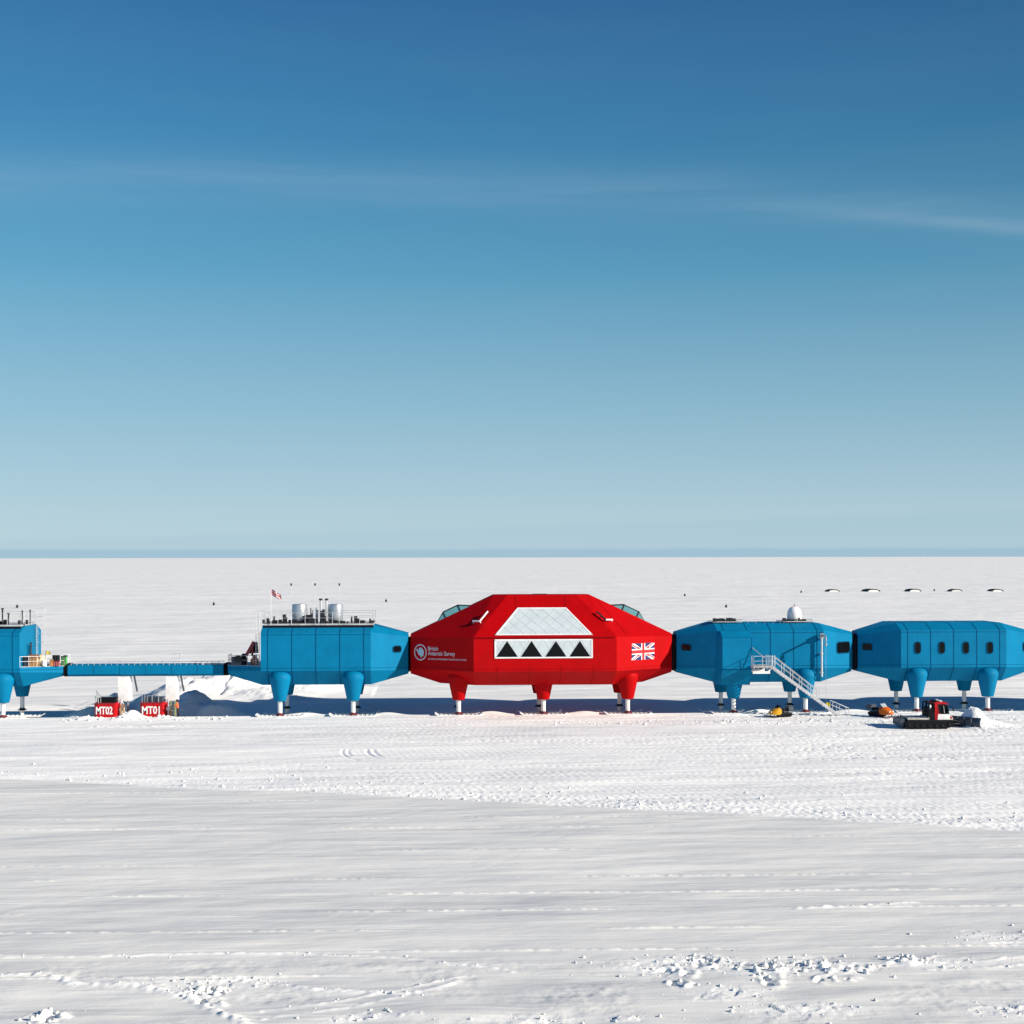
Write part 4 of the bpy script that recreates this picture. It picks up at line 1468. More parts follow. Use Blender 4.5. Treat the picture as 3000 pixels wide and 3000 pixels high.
# ------------------------------------------------------------------ things on and around the modules
def radome():
    x, y = X(2327, 157.6), 157.6
    z = ZROOF + .2
    r = thing('radome', 'white domed radar cover standing on the roof rack of the blue module', 'radar dome', (x, y, z))
    rd = .78
    prof = [(rd * .97, .0), (rd * .97, .12), (rd, .14), (rd, .75)]
    prof += [(rd * math.cos(a), .75 + rd * 1.05 * math.sin(a)) for a in np.linspace(.15, 1.5, 9)]
    MB().lathe(prof, n=28).build('dome', WHITE, r, ang=60)
    MB().cyl((0, 0, 1.55), (0, 0, 1.78), .05, n=8).build('lamp', REDPAINT, r)
    MB().lathe([(rd * 1.03, -.02), (rd * 1.03, .1)], n=28).build('base_ring', GREY, r)


radome()


def flag_wave(p0, e, w, h, mats):
    """a wind-blown union flag cloth"""
    nx, ny = 24, 16
    vs, fs, ms = [], [], []

    def col(s, t):
        x, y = s * 60 - 30, t * 30 - 15
        if abs(x) < 3 or abs(y) < 3:
            return 2
        if abs(x) < 5 or abs(y) < 5:
            return 1
        d1, d2 = (x - 2 * y) / 2.236, (x + 2 * y) / 2.236
        for d in (d1, d2):
            if abs(d) < 1.4:
                return 2
            if abs(d) < 3:
                return 1
        return 0
    for j in range(ny + 1):
        for i in range(nx + 1):
            s, t = i / nx, j / ny
            droop = -.62 * s * h - .12 * h * s * s
            sq = 1 - .25 * s
            vs.append(Vector((e.x * w * s * .9, .16 * math.sin(s * 8 + t * 1.5) * (.3 + s), (t * sq) * h + droop)))
    mb = MB()
    for j in range(ny):
        for i in range(nx):
            k = j * (nx + 1) + i
            fs.append((k, k + 1, k + nx + 2, k + nx + 1))
            ms.append(col((i + .5) / nx, (j + .5) / ny))
    mb.add(vs, fs)
    mb.m = ms
    return mb


def flagpole():
    y = YC - 3.2
    p = at(793.5, 1722, y)
    zb = ZROOF + .18
    r = thing('flagpole', 'white flagpole with a small union flag blowing to the right above the silver-tank module', 'flagpole', (p.x, y, zb))
    MB().cyl((0, 0, -.02), (0, 0, p.z - zb), .03, .02, n=6).build('pole', WHITE, r)
    MB().lathe([(.01, -.02), (.05, .02), (.05, .05), (.01, .1)], (0, 0, p.z - zb), 10).build('finial', GALV, r)
    fl = flag_wave(None, Vector((1, 0, 0)), 1.15, .72, None).build('flag', [FLAGBLUE, FLAGWHITE, FLAGRED], r)
    fl.location = (.03, 0, p.z - zb - .8)


flagpole()


def deck_z(x, left=False):
    return 5.37 - .1 * min(1, abs(x + 43.4) / 3.8) if not left else 5.33


def crate(name, label, cat, u0, u1, vt, y, d, m, m2, group=None, kind='crate', zb=None):
    x0, x1 = X(u0, y), X(u1, y)
    zb = deck_z(x0) if zb is None else zb
    h = Z((u0 + u1) / 2, vt, y) - zb
    w = x1 - x0
    r = thing(name, label, cat, ((x0 + x1) / 2, y, zb), group)
    if kind == 'crate':
        b = MB().box((-w / 2, -d / 2, 0), (w / 2, d / 2, h * .86))
        for k in (-.42, 0, .42):
            b.box((w * k - .04, -d / 2 - .02, .0), (w * k + .04, -d / 2, h * .86), 1)
        b.build('box_body', [m, m2], r)
        MB().box((-w / 2 - .03, -d / 2 - .03, h * .862), (w / 2 + .03, d / 2 + .03, h)).build('lid', m2, r)
    elif kind == 'drum':
        rr = w / 2
        MB().lathe([(rr * .96, 0), (rr, .03), (rr, h * .33), (rr * 1.04, h * .35), (rr, h * .37), (rr, h * .65), (rr * 1.04, h * .67), (rr, h * .69), (rr, h - .03), (rr * .96, h)], n=20).build('drum_body', m, r)
        MB().cyl((rr * .4, 0, h), (rr * .4, 0, h + .04), rr * .18, n=8).build('cap', m2, r)
    elif kind == 'sack':
        secs = []
        for a, s in ((-.5, .55), (-.42, .9), (-.15, 1.0), (.15, .96), (.42, .88), (.5, .5)):
            sec = []
            for i in range(14):
                t = 2 * math.pi * i / 14
                sec.append(Vector((w * a, d / 2 * s * math.cos(t), h * .5 + h * .5 * s * math.sin(t) * (1 if math.sin(t) < 0 else .9 + .1 * math.cos(a * 9)))))
            secs.append(sec)
        MB().loft(secs).build('sack_body', m, r, ang=70)
        MB().box((-w * .03, -d * .52, h * .02), (w * .03, d * .52, h * 1.0)).build('strap', m2, r)
    return r


DG = 'cargo on the left deck'
YD = 156.2
crate('crate', 'tan wooden crate behind the white deck railing, at the blue wall end', 'crate', 87, 108, 1918, 155.9, .8, TAN, mat('dark_wood', (.22, .10, .04), .7), DG)
crate('cabinet', 'dark cabinet against the blue wall at the left end of the cargo deck', 'cabinet', 62, 84, 1924, 155.8, .8, NAVY, DARK, DG)
crate('sack', 'cream canvas sack heaped next to the tan crate', 'sack', 107, 131, 1917, 156.3, .9, CREAM, TAN, DG, 'sack')
crate('drum', 'small white drum in the middle of the cargo deck', 'drum', 123, 135, 1934, 155.9, .5, FLAGWHITE, GREY, DG, 'drum')
crate('crate', 'orange plastic crate beside the maroon box on the deck', 'crate', 147, 156, 1932, 156.6, .5, ORANGE, TAN, DG)
crate('crate', 'maroon box under the black case near the deck end', 'crate', 157.5, 173, 1935.5, 156.8, .6, mat('pink_paint', (.42, .12, .11), .5), MAROON, DG)
z_ = Z(165, 1935.5, 156.8)
crate('case', 'black case lying on top of the maroon box', 'case', 155, 173, 1919.5, 156.8, .6, BLACK, DARK, DG, zb=z_ + .002)
crate('bin', 'bright green bin with a dark side at the end of the deck', 'bin', 181, 194, 1920, 157.6, .7, GREEN, DARK, DG)


def deck_flag():
    x = X(128, 157.2)
    r = thing('marker_flag', 'yellow marker flag on a leaning stick above the white drum', 'flag', (x, 157.2, deck_z(x)), 'marker flags')
    MB().cyl((0, 0, 0), (.25, 0, 1.55), .03, n=6).build('stick', DARK, r)
    MB().loft([[Vector((.25 + a, .05 * math.sin(a * 7), 1.5 + b - a * .2)) for a in (0, .15, .3, .45)] for b in (0, -.3)], caps=False, cyc=False).build('cloth', YELLOW, r)


deck_flag()


def deck_crane():
    y = 156.6
    zb = 5.36
    bx = X(747, y)
    r = thing('deck_crane', 'folded dark red crane with a black jib on the deck left of the silver-tank module', 'crane', (bx, y, zb))
    W = lambda u, v: at(u, v, y) - Vector((bx, y, zb))
    MB().box((-.42, -.5, 0), (.3, .5, .6)).cyl((-.05, 0, .6), (-.05, 0, 1.0), .25, n=12).build('base', mat('rust_orange', (.30, .07, .02), .6), r)
    a, b = W(719, 1921), W(745, 1881)
    e = (b - a).normalized()
    n = Vector((-e.z, 0, e.x))
    q = [a - n * .2, a + n * .12, b + n * .22, b - n * .16]
    MB().loft([[p + Vector((0, -.16, 0)) for p in q], [p + Vector((0, .16, 0)) for p in q]]).build('boom', mat('crane_red', (.22, .01, .02), .45), r)
    c, d = W(749, 1885), W(750, 1913)
    j = MB().cyl(c + Vector((0, .02, 0)), d, .2, .26, n=10)
    j.cyl(c + Vector((.02, -.25, 0)), c + Vector((.02, .25, 0)), .17, n=10)
    j.cyl(W(732, 1915), W(745, 1893), .07, n=8)
    j.build('jib', BLACK, r)
    s = MB().cyl(W(738, 1922), W(741, 1900), .12, n=8)
    s.build('ram', mat('crane_red', (.22, .01, .02), .45), r)
    r2 = thing('winch', 'dark grey winch drum with control box on the deck beside the folded crane', 'winch', (X(694, y), y, 5.32))
    w = MB().box((-.55, -.45, 0), (.5, .45, .5)).box((-.55, -.5, .5), (-.1, .3, .85))
    w.build('housing', NAVY, r2)
    MB().cyl((.15, -.5, .62), (.15, .5, .62), .32, n=16).cyl((.15, -.54, .62), (.15, -.5, .62), .4, n=16).build('drum', DARK, r2)
    r3 = thing('pump_unit', 'black pump unit with a round cap in front of the folded crane', 'pump', (X(714, y), y, 5.34))
    MB().box((-.35, -.4, 0), (.35, .4, .75)).build('housing', BLACK, r3)
    MB().lathe([(.2, .75), (.26, .85), (.26, 1.05), (.15, 1.16), (.02, 1.18)], n=14).build('cap', DARK, r3)


deck_crane()


# ---- entrance stairs
def stairs():
    y0, y1 = 151.4, 152.5         # the flight
    ph = 5.24                     # platform height
    xl, xr = X(2207, y0), X(2263, y0)
    xe = X(2462, y0)
    r = thing('staircase', 'galvanised stairs with handrails from the porch door down to the snow', 'stairs', (xr, y0, 0))
    org = (xr, y0, 0)
    p = MB().box((xl, y0, ph - .12), (xr, 154.4, ph), 0)
    for i in range(5):
        p.box((xl + .1 + i * (xr - xl - .2) / 4 - .03, y0 + .02, ph - .3), (xl + .1 + i * (xr - xl - .2) / 4 + .03, 154.38, ph - .12), 0)
    p.build('platform', DECK, r, org)
    for y in (y0 + .2, 154.1):
        b = MB().box((xl - .05, y - .1, ph - .78), (xr - .25, y + .1, ph - .52))
        b.cyl((xr - .5, y, ph - .66), (xr - .06, y, ph - .16), .1, n=8)
        b.build('platform_beam', WHITE, r, org)
    rl = MB()
    rl.rail([(xl + .03, 154.3, ph), (xl + .03, y0 + .03, ph), (xr - .1, y0 + .03, ph)], 1.05, .95, .032)
    rl.rail([(xr - .03, 154.3, ph), (xr - .03, y1 + .05, ph)], 1.05, .95, .032)
    for x in (xr - .02, xr + .2):
        rl.cyl((x, y0 + .03, ph - .1), (x, y0 + .03, ph + 1.15), .045, n=6)
    rl.build('railing', GALV, r, org)
    n = 24
    zb = gz(xe, y0) - .05
    st = MB()
    for y in (y0 - .02, y1 - .02):
        a, c = Vector((xr, y, ph - .1)), Vector((xe, y, zb))
        st.loft([[a + Vector((0, s, t)) for s, t in ((0, -.17), (.05, -.17), (.05, .17), (0, .17))], [c + Vector((0, s, t)) for s, t in ((0, -.17), (.05, -.17), (.05, .17), (0, .17))]])
    st.build('stringer', GALV, r, org)
    tr = MB()
    for i in range(n):
        k = (i + .6) / n
        x, z = xr + (xe - xr) * k, ph + (zb - ph) * k
        tr.box((x - .15, y0 + .035, z - .02), (x + .15, y1 - .025, z + .02))
    tr.build('tread', DECK, r, org)
    hr = MB()
    for y in (y0 + .01, y1 + .01):
        a, c = Vector((xr + .25, y, ph)), Vector((X(2400, y0), y, ph + (zb - ph) * (X(2400, y0) - xr) / (xe - xr)))
        hr.rail([a, c], 1.0, 1.3, .032)
    # lower rail by the foot of the stairs
    for y in (y0 + .01, y1 + .01):
        xa, xb = X(2438, y0), X(2486, y0)
        za = ph + (zb - ph) * (xa - xr) / (xe - xr)
        hr.tube([(xa, y, za), (xa + .05, y, za + .95), (xb - .3, y, zb + 1.0), (xb, y, zb + .85), (xb, y, zb)], .032)
        hr.tube([(xa + .1, y, za + .5), (xb, y, zb + .42)], .025)
        hr.cyl((xa + .75, y, za - .5), (xa + .75, y, za + .55), .028, n=6)
    hr.build('handrail', GALV, r, org)
    # diagonal stay from the porch wall to the platform
    a = at(2203, 1897, 152.9)
    c = at(2244, 1931, y0 + .4)
    MB().cyl(a, c, .04, n=6).build('stay', GALV, r, org)
    # small bright sign and bag hung on the lower stairs
    z1 = ph + (zb - ph) * (X(2426, y0) - xr) / (xe - xr)
    s = MB()
    x = X(2427, y0)
    s.box((x - .2, y0 + .2, z1 + .02), (x + .2, y0 + .75, z1 + .38))
    s.loft([[Vector((x + a_ * .2, y0 + b_, z1 + .38)) for a_, b_ in ((-1, .2), (1, .2), (1, .75), (-1, .75))], [Vector((x + a_ * .12, y0 + b_, z1 + .46)) for a_, b_ in ((-1, .27), (1, .27), (1, .68), (-1, .68))]])
    ob = s.build('kit_bag', YELLOW, None, (x, y0 + .5, z1), loc=(x, y0 + .5, z1))
    ob['label'] = 'small yellow bag set down on the lower steps of the stairs'
    ob['category'] = 'bag'


stairs()


# ---- melt tanks
def melt_tank(u0, u1, vt, label, word, y, zb, variant):
    x0, x1 = X(u0, y), X(u1, y)
    cx, w = (x0 + x1) / 2, x1 - x0
    zt = Z((u0 + u1) / 2, vt, y)
    r = thing('melt_tank', label, 'tank', (cx, y, zb), 'red melt tanks')
    h = zt - zb
    d = 2.0
    ch = .32
    plan = [(-w / 2 + ch, 0), (w / 2 - ch * .2, 0), (w / 2 + ch * .9, ch * 1.6), (w / 2 + ch * .9, d), (-w / 2, d), (-w / 2, ch)]
    b = MB().loft([[Vector((a * s, c, z)) for a, c in plan] for z, s in ((-.4, .94), (0.1, 1), (h, 1))])
    b.box((-w / 2 + .1, -.02, h - .1), (w / 2, .03, h - .02), 1)
    b.build('tank_body', [REDPAINT, MAROON], r, ang=15)
    t = MB()
    text_mb(t, word, 1.1, lambda x, z: (Vector((-w / 2 + .22 + x, -.012, h * .25 + z)), Vector((0, -1, 0))), t1=.004, offset=.028, width=w * .78)
    t.build('lettering', FLAGWHITE, r)
    # hatch frame and lid on top
    hz = h + .02
    f = MB().box((-w * .3, .35, h - .005), (w * .45, 1.6, h + .42))
    f.box((-w * .34, .3, h + .42), (w * .49, 1.65, h + .5))
    f.build('hatch', BLACK if variant == 2 else NAVY, r)
    q = MB()
    for k in (-.44, -.36, -.2) if variant == 2 else (-.42, -.30, .02, .3):
        q.cyl((w * k, .2, h - .01), (w * k, .2, h + .75), .035, n=6)
    q.tube([(-w * .2, .25, h + .68), (w * .32, .25, h + .68)], .04)
    q.tube([(-w * .2, .25, h + .62), (-w * .2, .25, h)], .03)
    if variant == 2:
        q.cyl((-w * .30, .15, h - .01), (-w * .37, .1, h + 1.35), .07, n=8)
        q.cyl((-w * .37, .1, h + 1.3), (-w * .18, .12, h + .7), .05, n=8)
    q.build('top_rail', GREY, r)
    p = MB()
    p.box((w / 2 + .34, .5, -.3), (w / 2 + .75, 1.2, h * .62), 0)
    p.cyl((w / 2 + .5, .45, -.2), (w / 2 + .5, .45, h * 1.25), .07, n=8, m=1)
    p.tube([(w / 2 + .1, .5, h * .95), (w / 2 + .5, .45, h * 1.15), (w / 2 + .7, .6, h * .9)], .08, 8, 1)
    p.box((w / 2 + .3, .4, h * .45), (w / 2 + .78, .5, h * .62), 1)
    p.build('pump_box', [MAROON if variant == 1 else FLAGWHITE, GALV], r)
    return r


melt_tank(274, 337, 2060, 'red melt tank marked MT02 with white snow pump beside it', 'MT02', 155.0, gz(-34.9, 154.6) - .05, 2)
melt_tank(409, 476, 2058, 'red melt tank marked MT01 next to the person in orange', 'MT01', 154.9, gz(-29.9, 154.5) - .05, 1)


def ladder(u, y, vt, label, m, n, zb=None, w=.42):
    x = X(u, y)
    zb = gz(x, y) - .1 if zb is None else zb
    h = Z(u, vt, y) - zb
    L = MB()
    for s in (-1, 1):
        L.box((s * w - .05, -.04, 0), (s * w + .05, .04, h))
    for i in range(n):
        z = h * (i + .5) / n
        L.box((-w, -.03, z - .035), (w, .03, z + .035))
    L.v = [Vector((p.x, p.y + p.z * .12, p.z)) for p in L.v]
    o = L.build('ladder', m, loc=(x, y, zb))
    o['label'] = label
    o['category'] = 'ladder'
    o['group'] = 'ladders at the melt tanks'
    return o


ladder(506, 155.1, 2053, 'olive ladder leaning between the MT01 tank and the person', OLIVE, 6, w=.24)
ladder(357, 155.2, 2064, 'brown wooden ladder right of the MT02 tank', TAN, 5, w=.16)


# ---- the person beside the right-hand tank
def person():
    x, y = X(520, 154.6), 154.6
    z = gz(x, y)
    r = thing('person', 'person in an orange jacket and black trousers reaching towards the olive ladder', 'person', (x, y, z))
    nodes = {'pel': (0, 0, .95, .15), 'ch': (-.03, 0, 1.18, .165), 'sh': (-.04, 0, 1.42, .14), 'nk': (-.05, 0, 1.54, .065), 'hd': (-.08, 0, 1.66, .10), 'tp': (-.08, 0, 1.77, .085),
             'hl': (-.01, -.11, .88, .11), 'kl': (-.05, -.13, .50, .078), 'al': (.02, -.13, .10, .055), 'tl': (-.15, -.14, .04, .045),
             'hr': (.01, .11, .88, .11), 'kr': (.03, .13, .50, .078), 'ar': (.10, .13, .10, .055), 'tr': (-.07, .14, .04, .045),
             'sl': (-.04, -.20, 1.40, .085), 'el': (-.18, -.27, 1.16, .062), 'wl': (-.40, -.22, 1.25, .045), 'fl': (-.49, -.21, 1.28, .04),
             'sr': (-.04, .20, 1.40, .085), 'er': (-.12, .27, 1.14, .062), 'wr': (-.34, .22, 1.18, .045), 'fr': (-.43, .21, 1.20, .04)}
    ed = [('pel', 'ch'), ('ch', 'sh'), ('sh', 'nk'), ('nk', 'hd'), ('hd', 'tp'), ('pel', 'hl'), ('hl', 'kl'), ('kl', 'al'), ('al', 'tl'), ('pel', 'hr'), ('hr', 'kr'), ('kr', 'ar'), ('ar', 'tr'),
          ('sh', 'sl'), ('sl', 'el'), ('el', 'wl'), ('wl', 'fl'), ('sh', 'sr'), ('sr', 'er'), ('er', 'wr'), ('wr', 'fr')]
    ks = list(nodes)
    me = bpy.data.meshes.new('skeleton')
    me.from_pydata([nodes[k][:3] for k in ks], [(ks.index(a), ks.index(b)) for a, b in ed], [])
    o = bpy.data.objects.new('skeleton', me)
    COL.objects.link(o)
    md = o.modifiers.new('skin', 'SKIN')
    for i, k in enumerate(ks):
        me.skin_vertices[0].data[i].radius = (nodes[k][3], nodes[k][3])
    me.skin_vertices[0].data[0].use_root = True
    sb = o.modifiers.new('sub', 'SUBSURF')
    sb.levels = sb.render_levels = 2
    dg = bpy.context.evaluated_depsgraph_get()
    dg.update()
    bm_ = bpy.data.meshes.new_from_object(o.evaluated_get(dg))
    bpy.data.objects.remove(o)
    bm_.name = 'body'
    for m in (TROUSER, JACKET, SKIN, BLACK):
        bm_.materials.append(m)
    for p in bm_.polygons:
        c = p.center
        if c.z < .16 or c.x < -.42 and 1.05 < c.z < 1.4:
            k = 3
        elif c.z < .93 and c.x > -.3:
            k = 0
        elif c.z > 1.56:
            k = 2 if (c.x < -.10 and c.z < 1.73) else 3
        else:
            k = 1
        p.material_index = k
        p.use_smooth = True
    b = bpy.data.objects.new('body', bm_)
    COL.objects.link(b)
    b.parent = r
    h = MB()
    h.lathe([(.125, 1.63), (.135, 1.70), (.12, 1.79), (.07, 1.85), (.01, 1.87)], (-.07, 0, 0), 16)
    h.build('woolly_hat', mat('dark_hat', (.03, .015, .015), .9), r)
    f = MB()
    for s in (-1, 1):
        hx = (-.49, -.21, 1.28) if s < 0 else (-.43, .21, 1.20)
        for i, ln in enumerate((.07, .085, .09, .08)):
            yy = hx[1] + (i - 1.5) * .021
            f.tube([(hx[0], yy, hx[2]), (hx[0] - ln * .6, yy, hx[2] + .01), (hx[0] - ln, yy, hx[2] - .015)], .011, 6)
        f.tube([(hx[0] + .04, hx[1] - s * .02, hx[2] + .02), (hx[0] - .01, hx[1] - s * .05, hx[2] + .05), (hx[0] - .05, hx[1] - s * .045, hx[2] + .05)], .012, 6)
    f.build('glove', BLACK, r)


person()


# ---- snow groomer
def groomer():
    x, y = 47.95, 140.83
    r = thing('snow_groomer', 'red and white tracked snow groomer with a front blade pushing a heap of snow', 'snow groomer', (x, y, 0.02))
    # tracks
    for sy in (-1, 1):
        yc = sy * .95
        out = []
        for cx_, cz_, rr, a0, a1 in ((1.35, .46, .30, 80, -60), (.9, .30, .28, -70, -90), (-2.3, .30, .28, -90, -110), (-2.72, .45, .30, -120, -270)):
            for i in range(7):
                a = R(a0 + (a1 - a0) * i / 6)
                out.append((cx_ + rr * math.cos(a), cz_ + rr * math.sin(a)))
        t = MB().loft([[Vector((a, yc - .5, b)) for a, b in out], [Vector((a, yc + .5, b)) for a, b in out]])
        n = len(out)
        per = []
        for i in range(n):
            a, b = Vector(out[i]), Vector(out[(i + 1) % n])
            L = (b - a).length
            k = max(1, int(L / .19))
            for j in range(k):
                per.append((a.lerp(b, j / k), (b - a).normalized()))
        for p, d in per:
            nn = Vector((d.y, -d.x))
            if nn.dot(p - Vector((-.6, .4))) < 0:
                nn = -nn
            q = [p - d * .03, p + d * .03, p + d * .02 + nn * .06, p - d * .02 + nn * .06]
            t.loft([[Vector((c.x, yc - .52, c.y)) for c in q], [Vector((c.x, yc + .52, c.y)) for c in q]], 1)
        tk = t.build('track', [BLACK, DARK], r, ang=30)
        w = MB()
        for wx in (1.3, .62, -.02, -.66, -1.3, -1.94, -2.66):
            big = wx in (1.3, -2.66)
            w.cyl((wx, yc + sy * .5, .45 if big else .32), (wx, yc + sy * .54, .45 if big else .32), .24 if big else .22, n=14)
            w.cyl((wx, yc + sy * .54, .45 if big else .32), (wx, yc + sy * .57, .45 if big else .32), .08, n=8, m=1)
        w.build('wheel', [BLACK, DARK], tk)
    MB().box((-2.7, -.62, .35), (1.5, .62, .82)).box((-2.6, -1.3, .76), (1.35, 1.3, .84)).build('chassis', DARK, r)
    # bonnet: white wedge with red flash
    side = [(.25, .842), (1.72, .845), (1.78, 1.0), (1.55, 1.24), (1.0, 1.36), (.3, 1.38)]
    MB().loft([[Vector((a, -1.05, b)) for a, b in side], [Vector((a, 1.05, b)) for a, b in side]]).build('bonnet', WHITE, r, ang=25)
    MB().slab([Vector((1.5, -1.055, .9)), Vector((1.74, -1.055, .95)), Vector((1.72, -1.055, 1.04)), Vector((1.5, -1.055, 1.2))], (0, -1, 0), 0, .012).build('bonnet_flash', REDPAINT, r)
    for sy in (-1, 1):
        MB().cyl((1.70, sy * .7, 1.02), (1.78, sy * .7, 1.02), .10, n=12).build('headlight', FLAGWHITE, r)
    # cab
    cs = [(.0, .846), (.45, .848), (.5, 1.382), (1.42, 1.384), (1.28, 2.2), (1.05, 2.32), (.15, 2.32), (.02, 2.2)]
    cab = MB().loft([[Vector((a, -1.0 + .12 * max(0, b - 1.4), b)) for a, b in cs], [Vector((a, 1.0 - .12 * max(0, b - 1.4), b)) for a, b in cs]])
    cb = cab.build('cab', BLACK, r, ang=25)
    rs = [(-.02, .85), (.5, .85), (.55, 1.38), (.36, 1.5), (.28, 2.32), (.02, 2.32)]
    MB().loft([[Vector((a, -1.03 + .12 * max(0, b - 1.4), b)) for a, b in rs], [Vector((a, -.985 + .12 * max(0, b - 1.4), b)) for a, b in rs]]).build('cab_pillar', REDPAINT, cb, ang=20)
    MB().loft([[Vector((a, 1.03 - .12 * max(0, b - 1.4), b)) for a, b in rs], [Vector((a, .985 - .12 * max(0, b - 1.4), b)) for a, b in rs]]).build('cab_pillar', REDPAINT, cb, ang=20)
    rf = [(-.02, 2.322), (1.12, 2.322), (1.34, 2.26), (1.36, 2.34), (1.1, 2.5), (.5, 2.56), (.05, 2.5)]
    MB().loft([[Vector((a, -.9, b)) for a, b in rf], [Vector((a, .9, b)) for a, b in rf]]).build('cab_roof', REDPAINT, cb, ang=25)
    l = MB()
    for yy in (-.6, -.2, .2, .6):
        l.box((.62, yy - .12, 2.54), (.78, yy + .12, 2.66))
    l.build('roof_lamp', FLAGWHITE, cb)
    for sy in (-1, 1):
        q = [(.62, 1.46), (1.33, 1.46), (1.2, 2.16), (.58, 2.2)]
        k = lambda b: sy * (1.004 - .12 * max(0, b - 1.4))
        MB().slab([Vector((a, k(b), b)) for a, b in q], (0, sy, 0), 0, .012).build('side_window', GLASS, cb)
        MB().cyl((.92, k(1.45) + sy * .02, 1.46), (.86, k(2.15) + sy * .02, 2.17), .03, n=6).build('window_bar', GREY, cb)
        m_ = MB().tube([(1.32, sy * .95, 2.1), (1.72, sy * 1.25, 2.15), (1.75, sy * 1.25, 1.55)], .025)
        m_.box((1.66, sy * 1.25 - .1, 1.7), (1.74, sy * 1.25 + .1, 2.05))
        m_.build('mirror', DARK, r)
    # engine frame and exhaust behind the cab
    e = MB().box((-.62, -1.0, .845), (-.03, 1.0, 1.55)).box((-.5, -.9, 1.55), (-.03, .9, 1.9))
    for sy in (-1, 1):
        e.tube([(-.58, sy * .95, 1.5), (-.55, sy * .9, 2.4), (-.04, sy * .88, 2.45)], .06)
        e.cyl((-.55, sy * .9, 1.75), (-.04, sy * .9, 2.3), .04, n=6)
    e.cyl((-.55, -.9, 2.4), (-.55, .9, 2.4), .05, n=6)
    e.cyl((-.35, .5, 1.9), (-.35, .5, 2.55), .08, n=10)
    e.build('engine_frame', BLACK, r)
    MB().cyl((-.42, -.8, 1.9), (-.42, -.8, 2.2), .12, n=12).lathe([(.12, 2.2), (.05, 2.26)], (-.42, -.8, 0), 12).build('canister', WHITE, r)
    MB().box((.1, -.7, 2.52), (.45, .7, 2.62)).build('roof_bar', BLACK, cb)
    f = MB().box((-2.75, -1.25, .88), (-.66, 1.25, 1.02))
    for sx in (-2.74, -.7):
        f.box((sx, -1.27, .86), (sx + .05, 1.27, 1.1))
    f.build('flatbed', mat('pale_deck', (.42, .40, .36), .6, var=.15), r)
    t = MB().box((-3.45, -1.2, .55), (-3.05, 1.2, .95)).cyl((-3.3, -1.15, .42), (-3.3, 1.15, .42), .2, n=12)
    t.box((-3.06, -.3, .4), (-2.7, .3, .7))
    for yy in (-.8, 0, .8):
        t.cyl((-2.9, yy * .5, 1.0), (-3.25, yy, .95), .05, n=6)
    t.build('tiller', NAVY, r)
    # blade with its push frame, turned a little
    b = MB()
    prof = [(-.02, .02), (.10, .08), (.02, .4), (.06, .7), (.22, .98)]
    secs = []
    for yy in np.linspace(-1.95, 1.95, 9):
        wing = max(0, abs(yy) - 1.3)
        secs.append([Vector((px + wing * .45, yy, pz)) for px, pz in prof] + [Vector((px - .08 + wing * .45, yy, pz + (.02 if i == 4 else 0))) for i, (px, pz) in reversed(list(enumerate(prof)))])
    b.loft(secs)
    for yy in (-1.2, -.4, .4, 1.2):
        b.box((-.16, yy - .04, .15), (-.02, yy + .04, .95))
    M = Matrix.Rotation(R(32), 3, 'Z')
    b.v = [M @ p + Vector((3.0, .1, 0)) for p in b.v]
    bl = b.build('blade', NAVY, r, ang=30)
    a = MB()
    for sy in (-1, 1):
        a.tube([(1.4, sy * .55, .45), (2.1, sy * .6, .38), (2.9, sy * .55 + .1, .4)], .075, 8)
        a.cyl((1.6, sy * .3, .75), (2.8, sy * .3 + .1, .55), .05, n=8)
    a.build('push_arm', DARK, r)


groomer()


